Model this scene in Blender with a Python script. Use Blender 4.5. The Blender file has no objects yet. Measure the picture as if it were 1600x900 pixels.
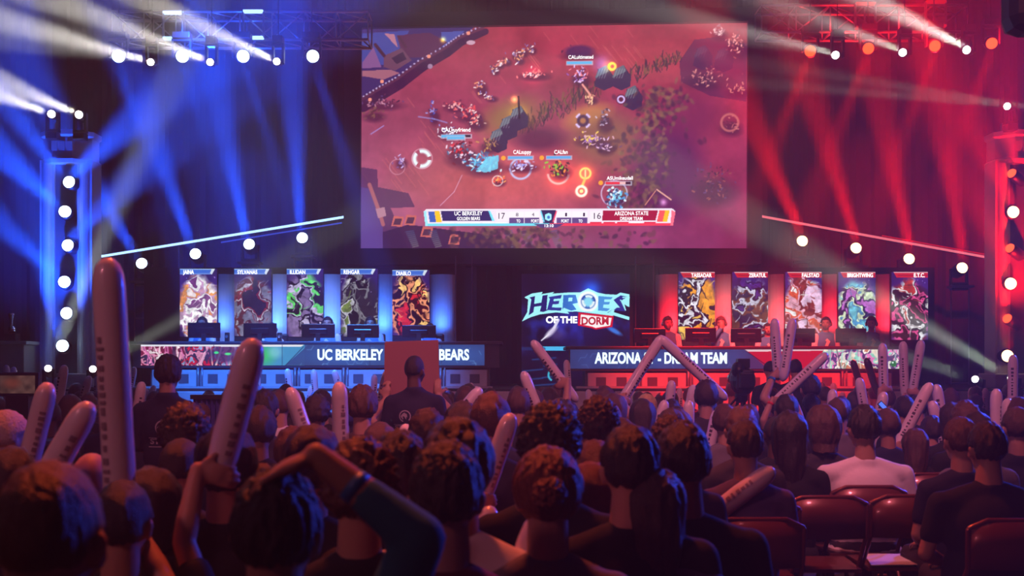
import bpy, bmesh, math, random
import numpy as np
from mathutils import Vector, Matrix, noise as mnoise
from mathutils.bvhtree import BVHTree

# ------------------------------------------------------------------ frame
F, CX, HY, EYE = 1800.0, 800.0, 575.0, 1.5
def P(px, py, Y):
    return Vector(((px - CX) / F * Y, Y, EYE - (py - HY) / F * Y))
sc = bpy.context.scene
COL = sc.collection
R = math.radians
rnd = random.Random(7)

# ------------------------------------------------------------------ materials
def lin(c):
    return tuple((v / 255 / 12.92) if v / 255 <= .04045 else ((v / 255 + .055) / 1.055) ** 2.4 for v in c)
def mat(name, col, rough=.6, metal=0.0, emit=None, strength=0.0, noise=None, coat=0.0, sss=0.0, trans=0.0, bump=0.0, bscale=60.0):
    m = bpy.data.materials.new(name); m.use_nodes = True
    nt = m.node_tree; b = nt.nodes['Principled BSDF']
    b.inputs['Base Color'].default_value = (*col, 1)
    b.inputs['Roughness'].default_value = rough
    b.inputs['Metallic'].default_value = metal
    b.inputs['Coat Weight'].default_value = coat
    if sss:
        b.inputs['Subsurface Weight'].default_value = sss
        b.inputs['Subsurface Radius'].default_value = (.02, .008, .004)
    if emit:
        b.inputs['Emission Color'].default_value = (*emit, 1)
        b.inputs['Emission Strength'].default_value = strength
        m.cycles.emission_sampling = 'NONE'
    tc = nt.nodes.new('ShaderNodeTexCoord')
    if noise:
        n = nt.nodes.new('ShaderNodeTexNoise'); n.inputs['Scale'].default_value = noise[0]; n.inputs['Detail'].default_value = 4
        r = nt.nodes.new('ShaderNodeMix'); r.data_type = 'RGBA'
        r.inputs[6].default_value = (*col, 1); r.inputs[7].default_value = (*noise[1], 1)
        nt.links.new(tc.outputs['Object'], n.inputs['Vector']); nt.links.new(n.outputs['Fac'], r.inputs[0])
        nt.links.new(r.outputs[2], b.inputs['Base Color'])
    if bump:
        n2 = nt.nodes.new('ShaderNodeTexNoise'); n2.inputs['Scale'].default_value = bscale; n2.inputs['Detail'].default_value = 3
        bp = nt.nodes.new('ShaderNodeBump'); bp.inputs['Strength'].default_value = bump; bp.inputs['Distance'].default_value = .01
        nt.links.new(tc.outputs['Object'], n2.inputs['Vector']); nt.links.new(n2.outputs['Fac'], bp.inputs['Height'])
        nt.links.new(bp.outputs['Normal'], b.inputs['Normal'])
    return m
def emis(name, col, s):
    m = bpy.data.materials.new(name); m.use_nodes = True
    nt = m.node_tree; nt.nodes.clear()
    o = nt.nodes.new('ShaderNodeOutputMaterial'); e = nt.nodes.new('ShaderNodeEmission')
    e.inputs[0].default_value = (*col, 1); e.inputs[1].default_value = s
    nt.links.new(e.outputs[0], o.inputs[0]); m.cycles.emission_sampling = 'NONE'
    return m
def screen_mat(name, s=1.0):
    m = bpy.data.materials.new(name); m.use_nodes = True
    nt = m.node_tree; nt.nodes.clear()
    o = nt.nodes.new('ShaderNodeOutputMaterial'); e = nt.nodes.new('ShaderNodeEmission')
    a = nt.nodes.new('ShaderNodeAttribute'); a.attribute_name = 'picture'
    nt.links.new(a.outputs['Color'], e.inputs[0]); e.inputs[1].default_value = s
    nt.links.new(e.outputs[0], o.inputs[0]); m.cycles.emission_sampling = 'NONE'
    return m
M = {}
M['wall'] = mat('black_drape', (.012, .012, .016), .95, noise=(3, (.02, .02, .026)), bump=.2, bscale=4)
M['floor'] = mat('dark_floor', (.04, .035, .035), .6, noise=(5, (.06, .05, .05)))
M['black'] = mat('black_plastic', (.012, .012, .014), .4)
M['gloss'] = mat('gloss_black', (.01, .01, .012), .22, coat=.4)
M['matte'] = mat('matte_black', (.012, .012, .015), .85, noise=(8, (.02, .02, .024)))
M['metal'] = mat('truss_metal', (.35, .35, .4), .35, .8, noise=(6, (.5, .5, .55)))
M['pole'] = mat('pole_grey', (.25, .25, .28), .4, .5)
M['tower'] = mat('tower_grey', (.42, .42, .46), .6, noise=(4, (.55, .55, .6)), bump=.2, bscale=10)
M['towerdark'] = mat('tower_recess', (.10, .10, .12), .7)
M['drum'] = mat('pillar_white', (.7, .7, .72), .7, bump=.05)
M['case'] = mat('desk_panel_grey', (.42, .42, .45), .55, noise=(9, (.5, .5, .52)))
M['casedark'] = mat('desk_recess', (.08, .08, .1), .6)
M['deck'] = mat('desk_shell', (.05, .05, .065), .4)
M['podium'] = mat('podium_grey', (.25, .25, .26), .7, noise=(5, (.32, .32, .33)))
M['silver'] = mat('silver', (.7, .7, .72), .2, 1.0)
M['white'] = emis('led_white', (1, 1, 1), 1.6)
M['textblue'] = emis('led_text', (.75, .93, 1), 1.5)
M['lens_b'] = emis('lens_blue_white', (.55, .75, 1), 9)
M['lens_w'] = emis('lens_white', (1, .98, .92), 9)
M['lens_r'] = emis('lens_red', (1, .13, .02), 9)
M['lens_rw'] = emis('lens_hot_red', (1, .55, .22), 7)
M['lens_r2'] = emis('lens_red_small', (1, .05, .01), 4)
M['bar_b'] = emis('led_bar_blue', (.35, .6, 1), 2.2)
M['bar_b2'] = emis('led_bar_blue_dim', (.04, .09, .8), .8)
M['bar_r'] = emis('led_bar_red', (1, .18, .22), 1.0)
M['bar_r2'] = emis('led_bar_red_dim', (.9, .01, .01), .6)
M['chair'] = mat('chair_brown', (.17, .045, .03), .32, .2, coat=.3)
M['paper'] = mat('paper', (.8, .8, .78), .8)
M['sign'] = mat('poster_board', (.42, .19, .19), .85)
M['stick'] = mat('inflated_film', (.78, .68, .72), .3, sss=0.0, coat=.45, bump=.1, bscale=25)
M['stickdark'] = mat('dark_inflated_film', (.10, .07, .08), .3, coat=.4)
M['ink'] = mat('printed_ink', (.06, .045, .07), .5)
M['ink_soft'] = mat('faded_ink', (.30, .22, .27), .5)
M['emblem'] = mat('emblem_print', (.45, .42, .45), .7)
M['band_blue'] = mat('wristband_blue', (.03, .2, .5), .4)
M['band_red'] = mat('wristband_red', (.7, .02, .02), .4)
M['eye'] = mat('eye_dark', (.02, .015, .012), .2)
M['lip'] = mat('lip', (.35, .12, .1), .5)
M['cloth_blue'] = mat('blue_cloth', (.05, .06, .35), .9, bump=.3, bscale=12)
M['shoe'] = mat('shoe', (.03, .03, .03), .5)
SKIN = [mat('skin_a', (.50, .27, .19), .5, sss=.1), mat('skin_b', (.38, .19, .12), .5, sss=.1), mat('skin_c', (.12, .06, .04), .5)]
def hairmat(n, c):
    m = mat(n, c, .42, bump=.6, bscale=220, noise=(40, tuple(v * 1.9 for v in c)))
    m.node_tree.nodes['Principled BSDF'].inputs['Specular IOR Level'].default_value = .6
    return m
HAIR = {'black': hairmat('hair_black', (.016, .011, .010)), 'dark': hairmat('hair_dark', (.028, .016, .011)), 'brown': hairmat('hair_brown', (.075, .034, .018)),
        'auburn': hairmat('hair_auburn', (.13, .04, .018)), 'blond': hairmat('hair_blond', (.55, .36, .16)), 'knit': mat('knit_cap', (.5, .42, .42), .9, bump=.8, bscale=90),
        'cap': mat('cap_cloth', (.03, .03, .04), .8), 'crop': hairmat('hair_cropped', (.11, .045, .022))}
SHIRT = {}
for n, c in dict(black=(.010, .010, .013), navy=(.013, .015, .045), grey=(.16, .14, .16), white=(.82, .76, .78), maroon=(.12, .012, .015), red=(.5, .02, .02),
                 teal=(.02, .17, .24), charcoal=(.035, .03, .035), brown=(.06, .03, .025), purple=(.10, .07, .16), jersey=(.10, .32, .62), pink=(.55, .2, .25)).items():
    SHIRT[n] = mat('fabric_' + n, c, .85, bump=.35, bscale=14)

# ------------------------------------------------------------------ mesh builder
class MB:
    def __init__(s): s.v = []; s.f = []
    def add(s, vs, fs):
        b = len(s.v); s.v += [Vector(v) for v in vs]; s.f += [tuple(i + b for i in f) for f in fs]; return s
    def box(s, lo, hi, rot=None, piv=None):
        x0, y0, z0 = lo; x1, y1, z1 = hi
        vs = [Vector(p) for p in ((x0,y0,z0),(x1,y0,z0),(x1,y1,z0),(x0,y1,z0),(x0,y0,z1),(x1,y0,z1),(x1,y1,z1),(x0,y1,z1))]
        if rot is not None:
            c = piv if piv is not None else sum(vs, Vector()) / 8
            vs = [rot @ (v - c) + c for v in vs]
        return s.add(vs, [(0,3,2,1),(4,5,6,7),(0,1,5,4),(1,2,6,5),(2,3,7,6),(3,0,4,7)])
    def tube(s, a, b, r0, r1=None, n=8, caps=True):
        a, b = Vector(a), Vector(b); r1 = r0 if r1 is None else r1
        d = (b - a); 
        if d.length < 1e-6: return s
        q = d.to_track_quat('Z', 'Y'); vs = []
        for p, r in ((a, r0), (b, r1)):
            for i in range(n):
                t = 2 * math.pi * i / n; vs.append(p + q @ Vector((r * math.cos(t), r * math.sin(t), 0)))
        fs = [(i, (i + 1) % n, n + (i + 1) % n, n + i) for i in range(n)]
        if caps: fs += [tuple(range(n - 1, -1, -1)), tuple(range(n, 2 * n))]
        return s.add(vs, fs)
    def lathe(s, prof, c=(0, 0, 0), q=None, n=16):
        c = Vector(c); vs = []; fs = []
        for r, z in prof:
            for i in range(n):
                t = 2 * math.pi * i / n; p = Vector((r * math.cos(t), r * math.sin(t), z))
                vs.append(c + (q @ p if q is not None else p))
        for j in range(len(prof) - 1):
            for i in range(n):
                fs.append((j*n+i, j*n+(i+1) % n, (j+1)*n+(i+1) % n, (j+1)*n+i))
        fs += [tuple(range(n - 1, -1, -1)), tuple(range((len(prof) - 1) * n, len(prof) * n))]
        return s.add(vs, fs)
    def ell(s, c, r, q=None, n=16, m=10):
        return s.lathe0(c, r, q, n, m)
    def lathe0(s, c, r, q, n, m):
        c = Vector(c); vs = []; fs = []
        def T(p): return c + (q @ p if q is not None else p)
        vs.append(T(Vector((0, 0, -r[2]))))
        for j in range(1, m):
            a = -math.pi / 2 + math.pi * j / m
            for i in range(n):
                t = 2 * math.pi * i / n
                vs.append(T(Vector((r[0]*math.cos(a)*math.cos(t), r[1]*math.cos(a)*math.sin(t), r[2]*math.sin(a)))))
        vs.append(T(Vector((0, 0, r[2])))); L = len(vs) - 1
        for i in range(n):
            fs.append((0, 1 + (i+1) % n, 1 + i)); fs.append((L, L - n + i, L - n + (i+1) % n))
        for j in range(m - 2):
            for i in range(n):
                fs.append((1+j*n+i, 1+j*n+(i+1) % n, 1+(j+1)*n+(i+1) % n, 1+(j+1)*n+i))
        return s.add(vs, fs)
    def cap(s, a, b, r0, r1=None, n=12):
        a, b = Vector(a), Vector(b); r1 = r0 if r1 is None else r1
        d = b - a; L = d.length
        q = d.to_track_quat('Z', 'Y') if L > 1e-6 else None
        prof = []
        for k in range(1, 5):
            t = -math.pi/2 + math.pi/2 * k / 4; prof.append((r0 * math.cos(t) + 1e-5, r0 * math.sin(t)))
        prof.append((r1, L))
        for k in range(1, 4):
            t = math.pi/2 * k / 4; prof.append((r1 * math.cos(t), L + r1 * math.sin(t)))
        prof = [(1e-5, -r0)] + prof + [(1e-5, L + r1)]
        return s.lathe(prof, a, q, n)
    def prism(s, pts, axis_vec):
        n = len(pts); a = [Vector(p) for p in pts]; b = [p + Vector(axis_vec) for p in a]
        return s.add(a + b, [tuple(range(n - 1, -1, -1)), tuple(range(n, 2*n))] + [(i, (i+1) % n, n+(i+1) % n, n+i) for i in range(n)])
    def mesh(s, name, smooth=False):
        me = bpy.data.meshes.new(name); me.from_pydata([tuple(v) for v in s.v], [], s.f); me.update()
        if smooth: me.shade_smooth()
        return me

def part(name, geo, material, parent=None, smooth=False, bevel=0.0):
    """link one mesh object; world geometry is made local to its parent"""
    me = geo.mesh(name, smooth) if isinstance(geo, MB) else geo
    if parent is not None and isinstance(geo, MB):
        w = wmat(parent).inverted(); me.transform(w)
    if material is not None and not me.materials: me.materials.append(material)
    o = bpy.data.objects.new(name, me); COL.objects.link(o)
    if parent is not None: o.parent = parent
    if bevel:
        md = o.modifiers.new('b', 'BEVEL'); md.width = bevel; md.segments = 2; md.limit_method = 'ANGLE'
    return o
def wmat(o):
    m = o.matrix_basis.copy()
    while o.parent is not None:
        o = o.parent; m = o.matrix_basis @ m
    return m
def tag(o, label, cat=None, group=None, kind=None):
    if label: o['label'] = label
    if cat: o['category'] = cat
    if group: o['group'] = group
    if kind: o['kind'] = kind
    return o
def thing(name, label, cat, loc=(0, 0, 0), rz=0.0, group=None, scale=1.0):
    o = bpy.data.objects.new(name, None); COL.objects.link(o); o.empty_display_size = .1
    o.location = loc; o.rotation_euler = (0, 0, rz); o.scale = (scale,) * 3
    return tag(o, label, cat, group)
def single(name, geo, material, label, cat, group=None, smooth=False, kind=None):
    return tag(part(name, geo, material, smooth=smooth), label, cat, group, kind)
def structure(name, geo, material):
    o = part(name, geo, material); o['kind'] = 'structure'; return o

def text_mesh(s, size, offset=0.0, shear=0.0, extrude=.004, align='LEFT', width=None):
    c = bpy.data.curves.new('t', 'FONT'); c.body = s; c.size = size; c.offset = offset; c.shear = shear; c.extrude = extrude
    c.align_x = align; c.resolution_u = 4
    o = bpy.data.objects.new('t', c); COL.objects.link(o)
    dg = bpy.context.evaluated_depsgraph_get()
    me = bpy.data.meshes.new_from_object(o.evaluated_get(dg)); me.name = 'lettering'
    bpy.data.objects.remove(o); bpy.data.curves.remove(c)
    me.materials.clear()
    xs = [v.co.x for v in me.vertices]; x0, x1 = min(xs), max(xs)
    for v in me.vertices:
        v.co.x -= x0
        if width: v.co.x *= width / (x1 - x0)
    return me
def text_on(parent, s, px0, px1, pybase, pycap, Y, material, offset=0.0, shear=0.0, name='lettering', Y1=None):
    """stand lettering on an upright panel: caps from pycap down to pybase, px0..px1"""
    a = P(px0, pybase, Y); b = P(px1, pybase, Y1 or Y); h = P(px0, pycap, Y).z - a.z
    size = h / .70
    me = text_mesh(s, size, offset, shear, width=(b - a).length)
    ang = math.atan2(b.y - a.y, b.x - a.x)
    T = Matrix.Translation(a) @ Matrix.Rotation(ang, 4, 'Z') @ Matrix.Rotation(R(90), 4, 'X')
    me.transform(T)
    if parent is not None: me.transform(wmat(parent).inverted())
    return part(name, me, material, parent)

def remesh(mb, voxel, smooth=3, sfac=.6):
    me = mb.mesh('r'); o = bpy.data.objects.new('r', me); COL.objects.link(o)
    m = o.modifiers.new('r', 'REMESH'); m.mode = 'VOXEL'; m.voxel_size = voxel; m.use_smooth_shade = True
    if smooth:
        s = o.modifiers.new('s', 'SMOOTH'); s.iterations = smooth; s.factor = sfac
    dg = bpy.context.evaluated_depsgraph_get()
    r = bpy.data.meshes.new_from_object(o.evaluated_get(dg)); bpy.data.objects.remove(o); bpy.data.meshes.remove(me)
    r.shade_smooth(); return r

# ------------------------------------------------------------------ painted screens
def vnoise(X, Y, scale, seed, octv=3):
    out = np.zeros_like(X); amp = 1; tot = 0
    rs = np.random.RandomState(seed); lat = rs.rand(64, 64)
    for k in range(octv):
        x = X / scale * 2**k + k * 7.3; y = Y / scale * 2**k + k * 3.1
        xi = np.floor(x).astype(int); yi = np.floor(y).astype(int); fx = x - xi; fy = y - yi
        fx = fx*fx*(3-2*fx); fy = fy*fy*(3-2*fy)
        g = lambda a, b: lat[a % 64, b % 64]
        out += amp * ((g(xi, yi)*(1-fx)+g(xi+1, yi)*fx)*(1-fy) + (g(xi, yi+1)*(1-fx)+g(xi+1, yi+1)*fx)*fy)
        tot += amp; amp *= .5
    return out / tot
class Canvas:
    def __init__(s, x0, y0, x1, y1, res=1.0, base=(0, 0, 0)):
        s.x0, s.y0, s.x1, s.y1 = x0, y0, x1, y1
        s.w = int((x1-x0)*res)+1; s.h = int((y1-y0)*res)+1
        s.X, s.Y = np.meshgrid(np.linspace(x0, x1, s.w), np.linspace(y0, y1, s.h))
        s.img = np.ones((s.h, s.w, 3)) * np.array(base, float)
    def blend(s, m, c):
        s.img = s.img*(1-m[..., None]) + np.array(c, float)*m[..., None]
    def add(s, m, c): s.img = s.img + np.array(c, float)*m[..., None]
    def n(s, scale, seed, octv=3): return vnoise(s.X, s.Y, scale, seed, octv)
    def win(s, xa, xb, ya, yb):
        fx = (s.w-1)/(s.x1-s.x0); fy = (s.h-1)/(s.y1-s.y0)
        i0 = max(0, int((xa-s.x0)*fx)-1); i1 = min(s.w, int((xb-s.x0)*fx)+3); j0 = max(0, int((ya-s.y0)*fy)-1); j1 = min(s.h, int((yb-s.y0)*fy)+3)
        if i1 <= i0 or j1 <= j0: return None
        return (slice(j0, j1), slice(i0, i1))
    def bw(s, k, m, c): s.img[k] = s.img[k]*(1-m[..., None]) + np.array(c, float)*m[..., None]
    def ell(s, cx, cy, rx, ry, c, a=1.0, soft=.15, rot=0.0):
        r = max(rx, ry)*(1+soft); k = s.win(cx-r, cx+r, cy-r, cy+r)
        if k is None: return
        dx, dy = s.X[k]-cx, s.Y[k]-cy; co, si = math.cos(rot), math.sin(rot)
        d = np.sqrt(((dx*co+dy*si)/rx)**2+((-dx*si+dy*co)/ry)**2)
        s.bw(k, np.clip((1+soft/2-d)/max(soft, 1e-3), 0, 1)*a, c)
    def glow(s, cx, cy, r, c, a=1.0):
        s.add(np.exp(-((s.X-cx)**2+(s.Y-cy)**2)/(r*r))*a, c)
    def ring(s, cx, cy, r, w, c, a=1.0, t0=None, t1=None):
        R_ = r+2*w; k = s.win(cx-R_, cx+R_, cy-R_, cy+R_)
        if k is None: return
        d = np.sqrt((s.X[k]-cx)**2+(s.Y[k]-cy)**2); m = np.clip(1.3-np.abs(d-r)/w, 0, 1)*a
        if t0 is not None:
            t = np.mod(np.arctan2(s.Y[k]-cy, s.X[k]-cx)-t0, 2*math.pi); m = m*(t < t1)
        s.bw(k, m, c)
    def poly(s, pts, c, a=1.0):
        k = s.win(min(p[0] for p in pts), max(p[0] for p in pts), min(p[1] for p in pts), max(p[1] for p in pts))
        if k is None: return
        X, Y = s.X[k], s.Y[k]; ins = np.zeros(X.shape, bool); n = len(pts)
        for i in range(n):
            xa, ya = pts[i]; xb, yb = pts[(i+1) % n]
            if ya == yb: continue
            cnd = (ya > Y) != (yb > Y)
            ins ^= cnd & (X < (xb-xa)*(Y-ya)/(yb-ya)+xa)
        s.bw(k, ins*a, c)
    def line(s, pts, w, c, a=1.0, w1=None):
        w1 = w if w1 is None else w1; n = len(pts)-1
        for i in range(n):
            (xa, ya), (xb, yb) = pts[i], pts[i+1]; L = (xb-xa)**2+(yb-ya)**2+1e-9; e = max(w, w1)/2+1
            k = s.win(min(xa, xb)-e, max(xa, xb)+e, min(ya, yb)-e, max(ya, yb)+e)
            if k is None: continue
            X, Y = s.X[k], s.Y[k]
            t = np.clip(((X-xa)*(xb-xa)+(Y-ya)*(yb-ya))/L, 0, 1)
            d = np.hypot(X-xa-t*(xb-xa), Y-ya-t*(yb-ya)); ww = w+(w1-w)*(i+t)/n
            s.bw(k, np.clip(ww/2-d+.5, 0, 1)*a, c)
    def mesh(s, name, corners):
        """corners: TL, TR, BL, BR world points"""
        tl, tr, bl, br = [np.array(c) for c in corners]
        u = np.linspace(0, 1, s.w)[None, :, None]; v = np.linspace(0, 1, s.h)[:, None, None]
        co = (tl*(1-u)+tr*u)*(1-v)+(bl*(1-u)+br*u)*v
        me = bpy.data.meshes.new(name)
        idx = np.arange(s.w*s.h).reshape(s.h, s.w)
        f = np.stack([idx[1:, :-1], idx[1:, 1:], idx[:-1, 1:], idx[:-1, :-1]], -1).reshape(-1, 4)
        me.vertices.add(s.w*s.h); me.vertices.foreach_set('co', co.reshape(-1))
        me.loops.add(f.size); me.loops.foreach_set('vertex_index', f.reshape(-1).astype(np.int32))
        me.polygons.add(len(f)); me.polygons.foreach_set('loop_start', np.arange(0, f.size, 4, dtype=np.int32))
        me.update(calc_edges=True)
        at = me.color_attributes.new('picture', 'FLOAT_COLOR', 'POINT')
        c = np.clip(s.img, 0, 400)/255.0; l = np.where(c <= .04045, c/12.92, ((c+.055)/1.055)**2.4)
        at.data.foreach_set('color', np.concatenate([l, np.ones(l.shape[:2]+(1,))], -1).reshape(-1).astype(np.float32))
        return me
def localise(me, parent):
    me.transform(wmat(parent).inverted()); return me
# ------------------------------------------------------------------ camera
cam = bpy.data.cameras.new('camera'); camo = bpy.data.objects.new('camera', cam); COL.objects.link(camo); sc.camera = camo
cam.sensor_width = 36; cam.lens = F/1600*36; cam.shift_y = (HY-450)/1600
camo.location = (0, 0, EYE); camo.rotation_euler = (R(90), 0, 0)
cam.clip_start = .05; cam.dof.use_dof = True; cam.dof.focus_distance = 15.0; cam.dof.aperture_fstop = 4.0
sc.view_settings.view_transform = 'Standard'; sc.view_settings.look = 'None'; sc.view_settings.gamma = 1; sc.view_settings.use_curve_mapping = False
sc.view_settings.exposure = 0.0
sc.cycles.volume_bounces = 0; sc.cycles.use_denoising = True; sc.cycles.max_bounces = 4; sc.cycles.diffuse_bounces = 2; sc.cycles.glossy_bounces = 2
sc.cycles.sample_clamp_indirect = 3; sc.cycles.caustics_reflective = False; sc.cycles.caustics_refractive = False
w = bpy.data.worlds.new('w'); sc.world = w; w.use_nodes = True
w.node_tree.nodes['Background'].inputs[0].default_value = (.25, .12, .5, 1); w.node_tree.nodes['Background'].inputs[1].default_value = .001

# ------------------------------------------------------------------ room
BW = 22.5; DZ = 1.2; SF = 16.3
structure('floor', MB().box((-13, -3, -.15), (13, BW+.3, 0)), M['floor'])
structure('ceiling', MB().box((-13, -3, 9.6), (13, BW+.3, 9.8)), M['wall'])
bw = MB()                                        # rear drape with soft folds
n = 260; vs = []
for i in range(n+1):
    x = -13+26*i/n; y = BW+.05*math.sin(x*9)+.025*math.sin(x*23+1)
    vs += [(x, y, 0), (x, y, 9.6)]
bw.add(vs, [(2*i, 2*i+2, 2*i+3, 2*i+1) for i in range(n)])
structure('wall_rear', bw, M['wall'])
structure('wall_left', MB().box((-13.2, -3, 0), (-13, BW+.3, 9.6)), M['wall'])
structure('wall_right', MB().box((13, -3, 0), (13.2, BW+.3, 9.6)), M['wall'])
st = tag(part('floor_stage', MB().box((-10.5, SF, 0), (10.5, BW-.3, DZ)), M['matte']), 'low black stage deck across the hall in front of the crowd', kind='structure')
# fascia boards along the stage front
fb = thing('stage_fascia', 'row of grey fascia boards along the stage front below the desks', 'fascia', (0, SF-.05, 0))
for i in range(19):
    x = -9.0+i*.95
    part('board', MB().box((x, SF-.08, .05), (x+.92, SF-.01, DZ-.03)), M['case'], fb, bevel=.01)

# haze: one even mist through the whole hall that the lamps light up
wn = w.node_tree; v_ = wn.nodes.new('ShaderNodeVolumeScatter'); v_.inputs['Density'].default_value = .012; v_.inputs['Anisotropy'].default_value = .25
wn.links.new(v_.outputs[0], wn.nodes['World Output'].inputs['Volume'])

# ------------------------------------------------------------------ lamps
def spot(a, b, col, e, ang, blend=.45, r=.075, off=None):
    l = bpy.data.lights.new('beam', 'SPOT'); l.energy = e; l.color = col; l.spot_size = R(ang); l.spot_blend = blend; l.shadow_soft_size = r
    o = bpy.data.objects.new('beam', l); COL.objects.link(o); d = (b-a).normalized()
    o.location = a+(d*.14 if off is None else d*.03+Vector((0, -off, 0))); o.rotation_euler = d.to_track_quat('-Z', 'Y').to_euler(); return o
def moving_head(pos, aim, lens, rad, label, group=None, hang=1, name='moving_head_light', yoke=True):
    """pos: lens centre; aim: point it looks at"""
    pos = Vector(pos); d = (Vector(aim)-pos).normalized(); q = d.to_track_quat('Z', 'Y')
    t = thing(name, label, 'stage light', pos, 0, group)
    h = MB().lathe([(rad*.7, -.30), (rad*1.15, -.26), (rad*1.25, -.10), (rad*1.2, -.01), (rad*1.0, 0)], pos-d*.02, q, 18)
    hd_ = part('lamp_head', h, M['black'], t, True)
    part('lens', MB().lathe([(rad, 0), (rad*.92, rad*.3), (rad*.7, rad*.55), (rad*.38, rad*.72), (.001, rad*.8)], pos-d*.02, q, 20), lens, hd_, True)
    if yoke:
        c = pos-d*.16; s = hang
        y = MB(); w_ = rad*1.45
        for sx in (-1, 1): y.box((c.x+sx*w_-.015, c.y-.04, min(c.z-.03, c.z+s*.24)), (c.x+sx*w_+.015, c.y+.04, max(c.z+.03, c.z+s*.24)))
        y.box((c.x-w_-.015, c.y-.05, c.z+s*.24-.02), (c.x+w_+.015, c.y+.05, c.z+s*.24+.02))
        part('yoke', y, M['black'], t)
        b = MB().box((c.x-w_, c.y-.09, c.z+s*.26-.0), (c.x+w_, c.y+.09, c.z+s*.36)) if s > 0 else MB().box((c.x-w_, c.y-.09, c.z-.36), (c.x+w_, c.y+.09, c.z-.26))
        part('base', b, M['black'], t, bevel=.008)
        if s > 0: part('hanging_pipe', MB().tube((c.x, c.y, c.z+.36), (c.x, c.y, 9.59), .008), M['black'], t)
    return t

WH = (1, .94, .86); BL = (.008, .075, 1); RD = (1, .006, .008); GY = (.75, .85, .7)
KW, KB, KR = 46.0, 56.0, 32.0

# trusses
def truss(xa, xb, z0, z1, y, label, hoists):
    t = thing('lighting_truss', label, 'truss', ((xa+xb)/2, y, z0)); d = .5
    ch = MB()
    for z in (z0, z1):
        for yy in (y, y+d): ch.tube((xa, yy, z), (xb, yy, z), .025)
    part('chords', ch, M['metal'], t, True)
    br = MB(); n = max(1, round((xb-xa)/.55)); st_ = (xb-xa)/n
    for i in range(n+1):
        x = xa+i*st_
        for yy in (y, y+d): br.tube((x, yy, z0), (x, yy, z1), .013)
        br.tube((x, y, z0), (x, y+d, z0), .013); br.tube((x, y, z1), (x, y+d, z1), .013)
        if i < n:
            a, b = (z0, z1) if i % 2 else (z1, z0)
            br.tube((x, y, a), (x+st_, y, b), .013); br.tube((x, y+d, b), (x+st_, y+d, a), .013)
            br.tube((x, y, z1), (x+st_, y+d, z1), .010); br.tube((x, y, z0), (x+st_, y+d, z0), .010)
    part('bracing', br, M['metal'], t, True)
    for hx in hoists: part('hoist_chain', MB().tube((hx, y+d/2, z1), (hx, y+d/2, 9.59), .015), M['black'], t)
    return t
Y1 = 18.6
a = P(175, 62, Y1); b = P(575, 18, Y1)
truss(a.x, b.x, a.z, b.z, Y1, 'silver box truss over the blue side of the stage', (a.x+.5, b.x-.4))
a = P(1190, 50, Y1); b = P(1512, 8, Y1)
truss(a.x, b.x, a.z, b.z, Y1, 'silver box truss over the red side of the stage', (a.x+.5, b.x-.4))
# wash lamps clamped on the truss
def wash(px, py0, py1, col, lens, label, grp):
    c = P(px, (py0+py1)/2, Y1-.18); t = thing('truss_wash_light', label, 'stage light', c)
    wd = .16
    for nm, py in (('upper_strip', py0), ('lower_strip', py1)):
        z = P(px, py, Y1-.18).z
        part(nm, MB().box((c.x-wd, c.y-.05, z-.02), (c.x+wd, c.y+.05, z+.02)), lens, t, bevel=.01)
    for sx in (-1, 1): part('side_rail', MB().box((c.x+sx*wd-.012, c.y-.03, P(px, py1, Y1-.18).z), (c.x+sx*wd+.012, c.y+.03, P(px, py0, Y1-.18).z)), M['metal'], t)
wash(271, 20, 60, BL, M['bar_b'], 'glowing wash light clamped to the blue truss near its outer end', 'w')
wash(396, 18, 59, BL, M['bar_b'], 'glowing wash light clamped to the blue truss near its middle', 'w')
wash(1352, 6, 44, RD, M['bar_r2'], 'glowing wash light clamped to the red truss near the screen side', 'w')
wash(1462, 3, 41, RD, M['bar_r2'], 'glowing wash light clamped to the red truss towards its outer end', 'w')

ORD = ['first', 'second', 'third', 'fourth', 'fifth', 'sixth']
# truss coloured lamps, hanging, lenses towards the hall
for i, x in enumerate((185, 285, 380, 489)):
    p = P(x, 88, 17.9)
    moving_head(p, p+Vector((.5, -1.6, -.5)), M['lens_b'], .095, f'blue-white lamp under the blue truss, {ORD[i]} from the outer end')
    spot(p, P(x+55, 260, 16.9), BL, 420*KB, 7, off=.11)
for i, (x, y) in enumerate(((1266, 80), (1357, 76), (1461, 72), (1550, 68))):
    p = P(x, y, 17.9)
    moving_head(p, p+Vector((-.4, -1.6, -.6)), M['lens_r2'], .085, f'red lamp under the red truss, {ORD[i]} from the big screen')
    spot(p, P(x-70, 260, 16.6), RD, 500*KR, 8, off=.10)
# white beams thrown over the audience
for i, (x, y) in enumerate(((235, 97), (328, 97), (432, 96))):
    p = P(x, y, 16.4); moving_head(p, P(x-150, y-28, 11), M['lens_w'], .05, f'white beam light in front of the blue truss, {ORD[i]} from the outer end')
    spot(p, P(x-330, y-(88, 128, 152)[i], 8.5), WH, 3000*KW, 2.5, r=.04, off=.07); spot(p, P(x-330, y-(40, 70, 90)[i], 8.5), WH, 1100*KW, 1.5, r=.04, off=.07)
for i, (x, y) in enumerate(((80, 178), (123, 179))):
    p = P(x, y, 16.6); moving_head(p, P(x-150, y-60, 11), M['lens_w'], .055, f'white beam light on top of the blue tower, {"outer" if i == 0 else "inner"} one', hang=-1)
    spot(p, P(x-200, y-(74, 88)[i], 9), WH, 2400*KW, 2.2, r=.04, off=.07); spot(p, P(x-200, y-(50, 62)[i], 9), WH, 1000*KW, 1.5, r=.04, off=.07)
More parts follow.
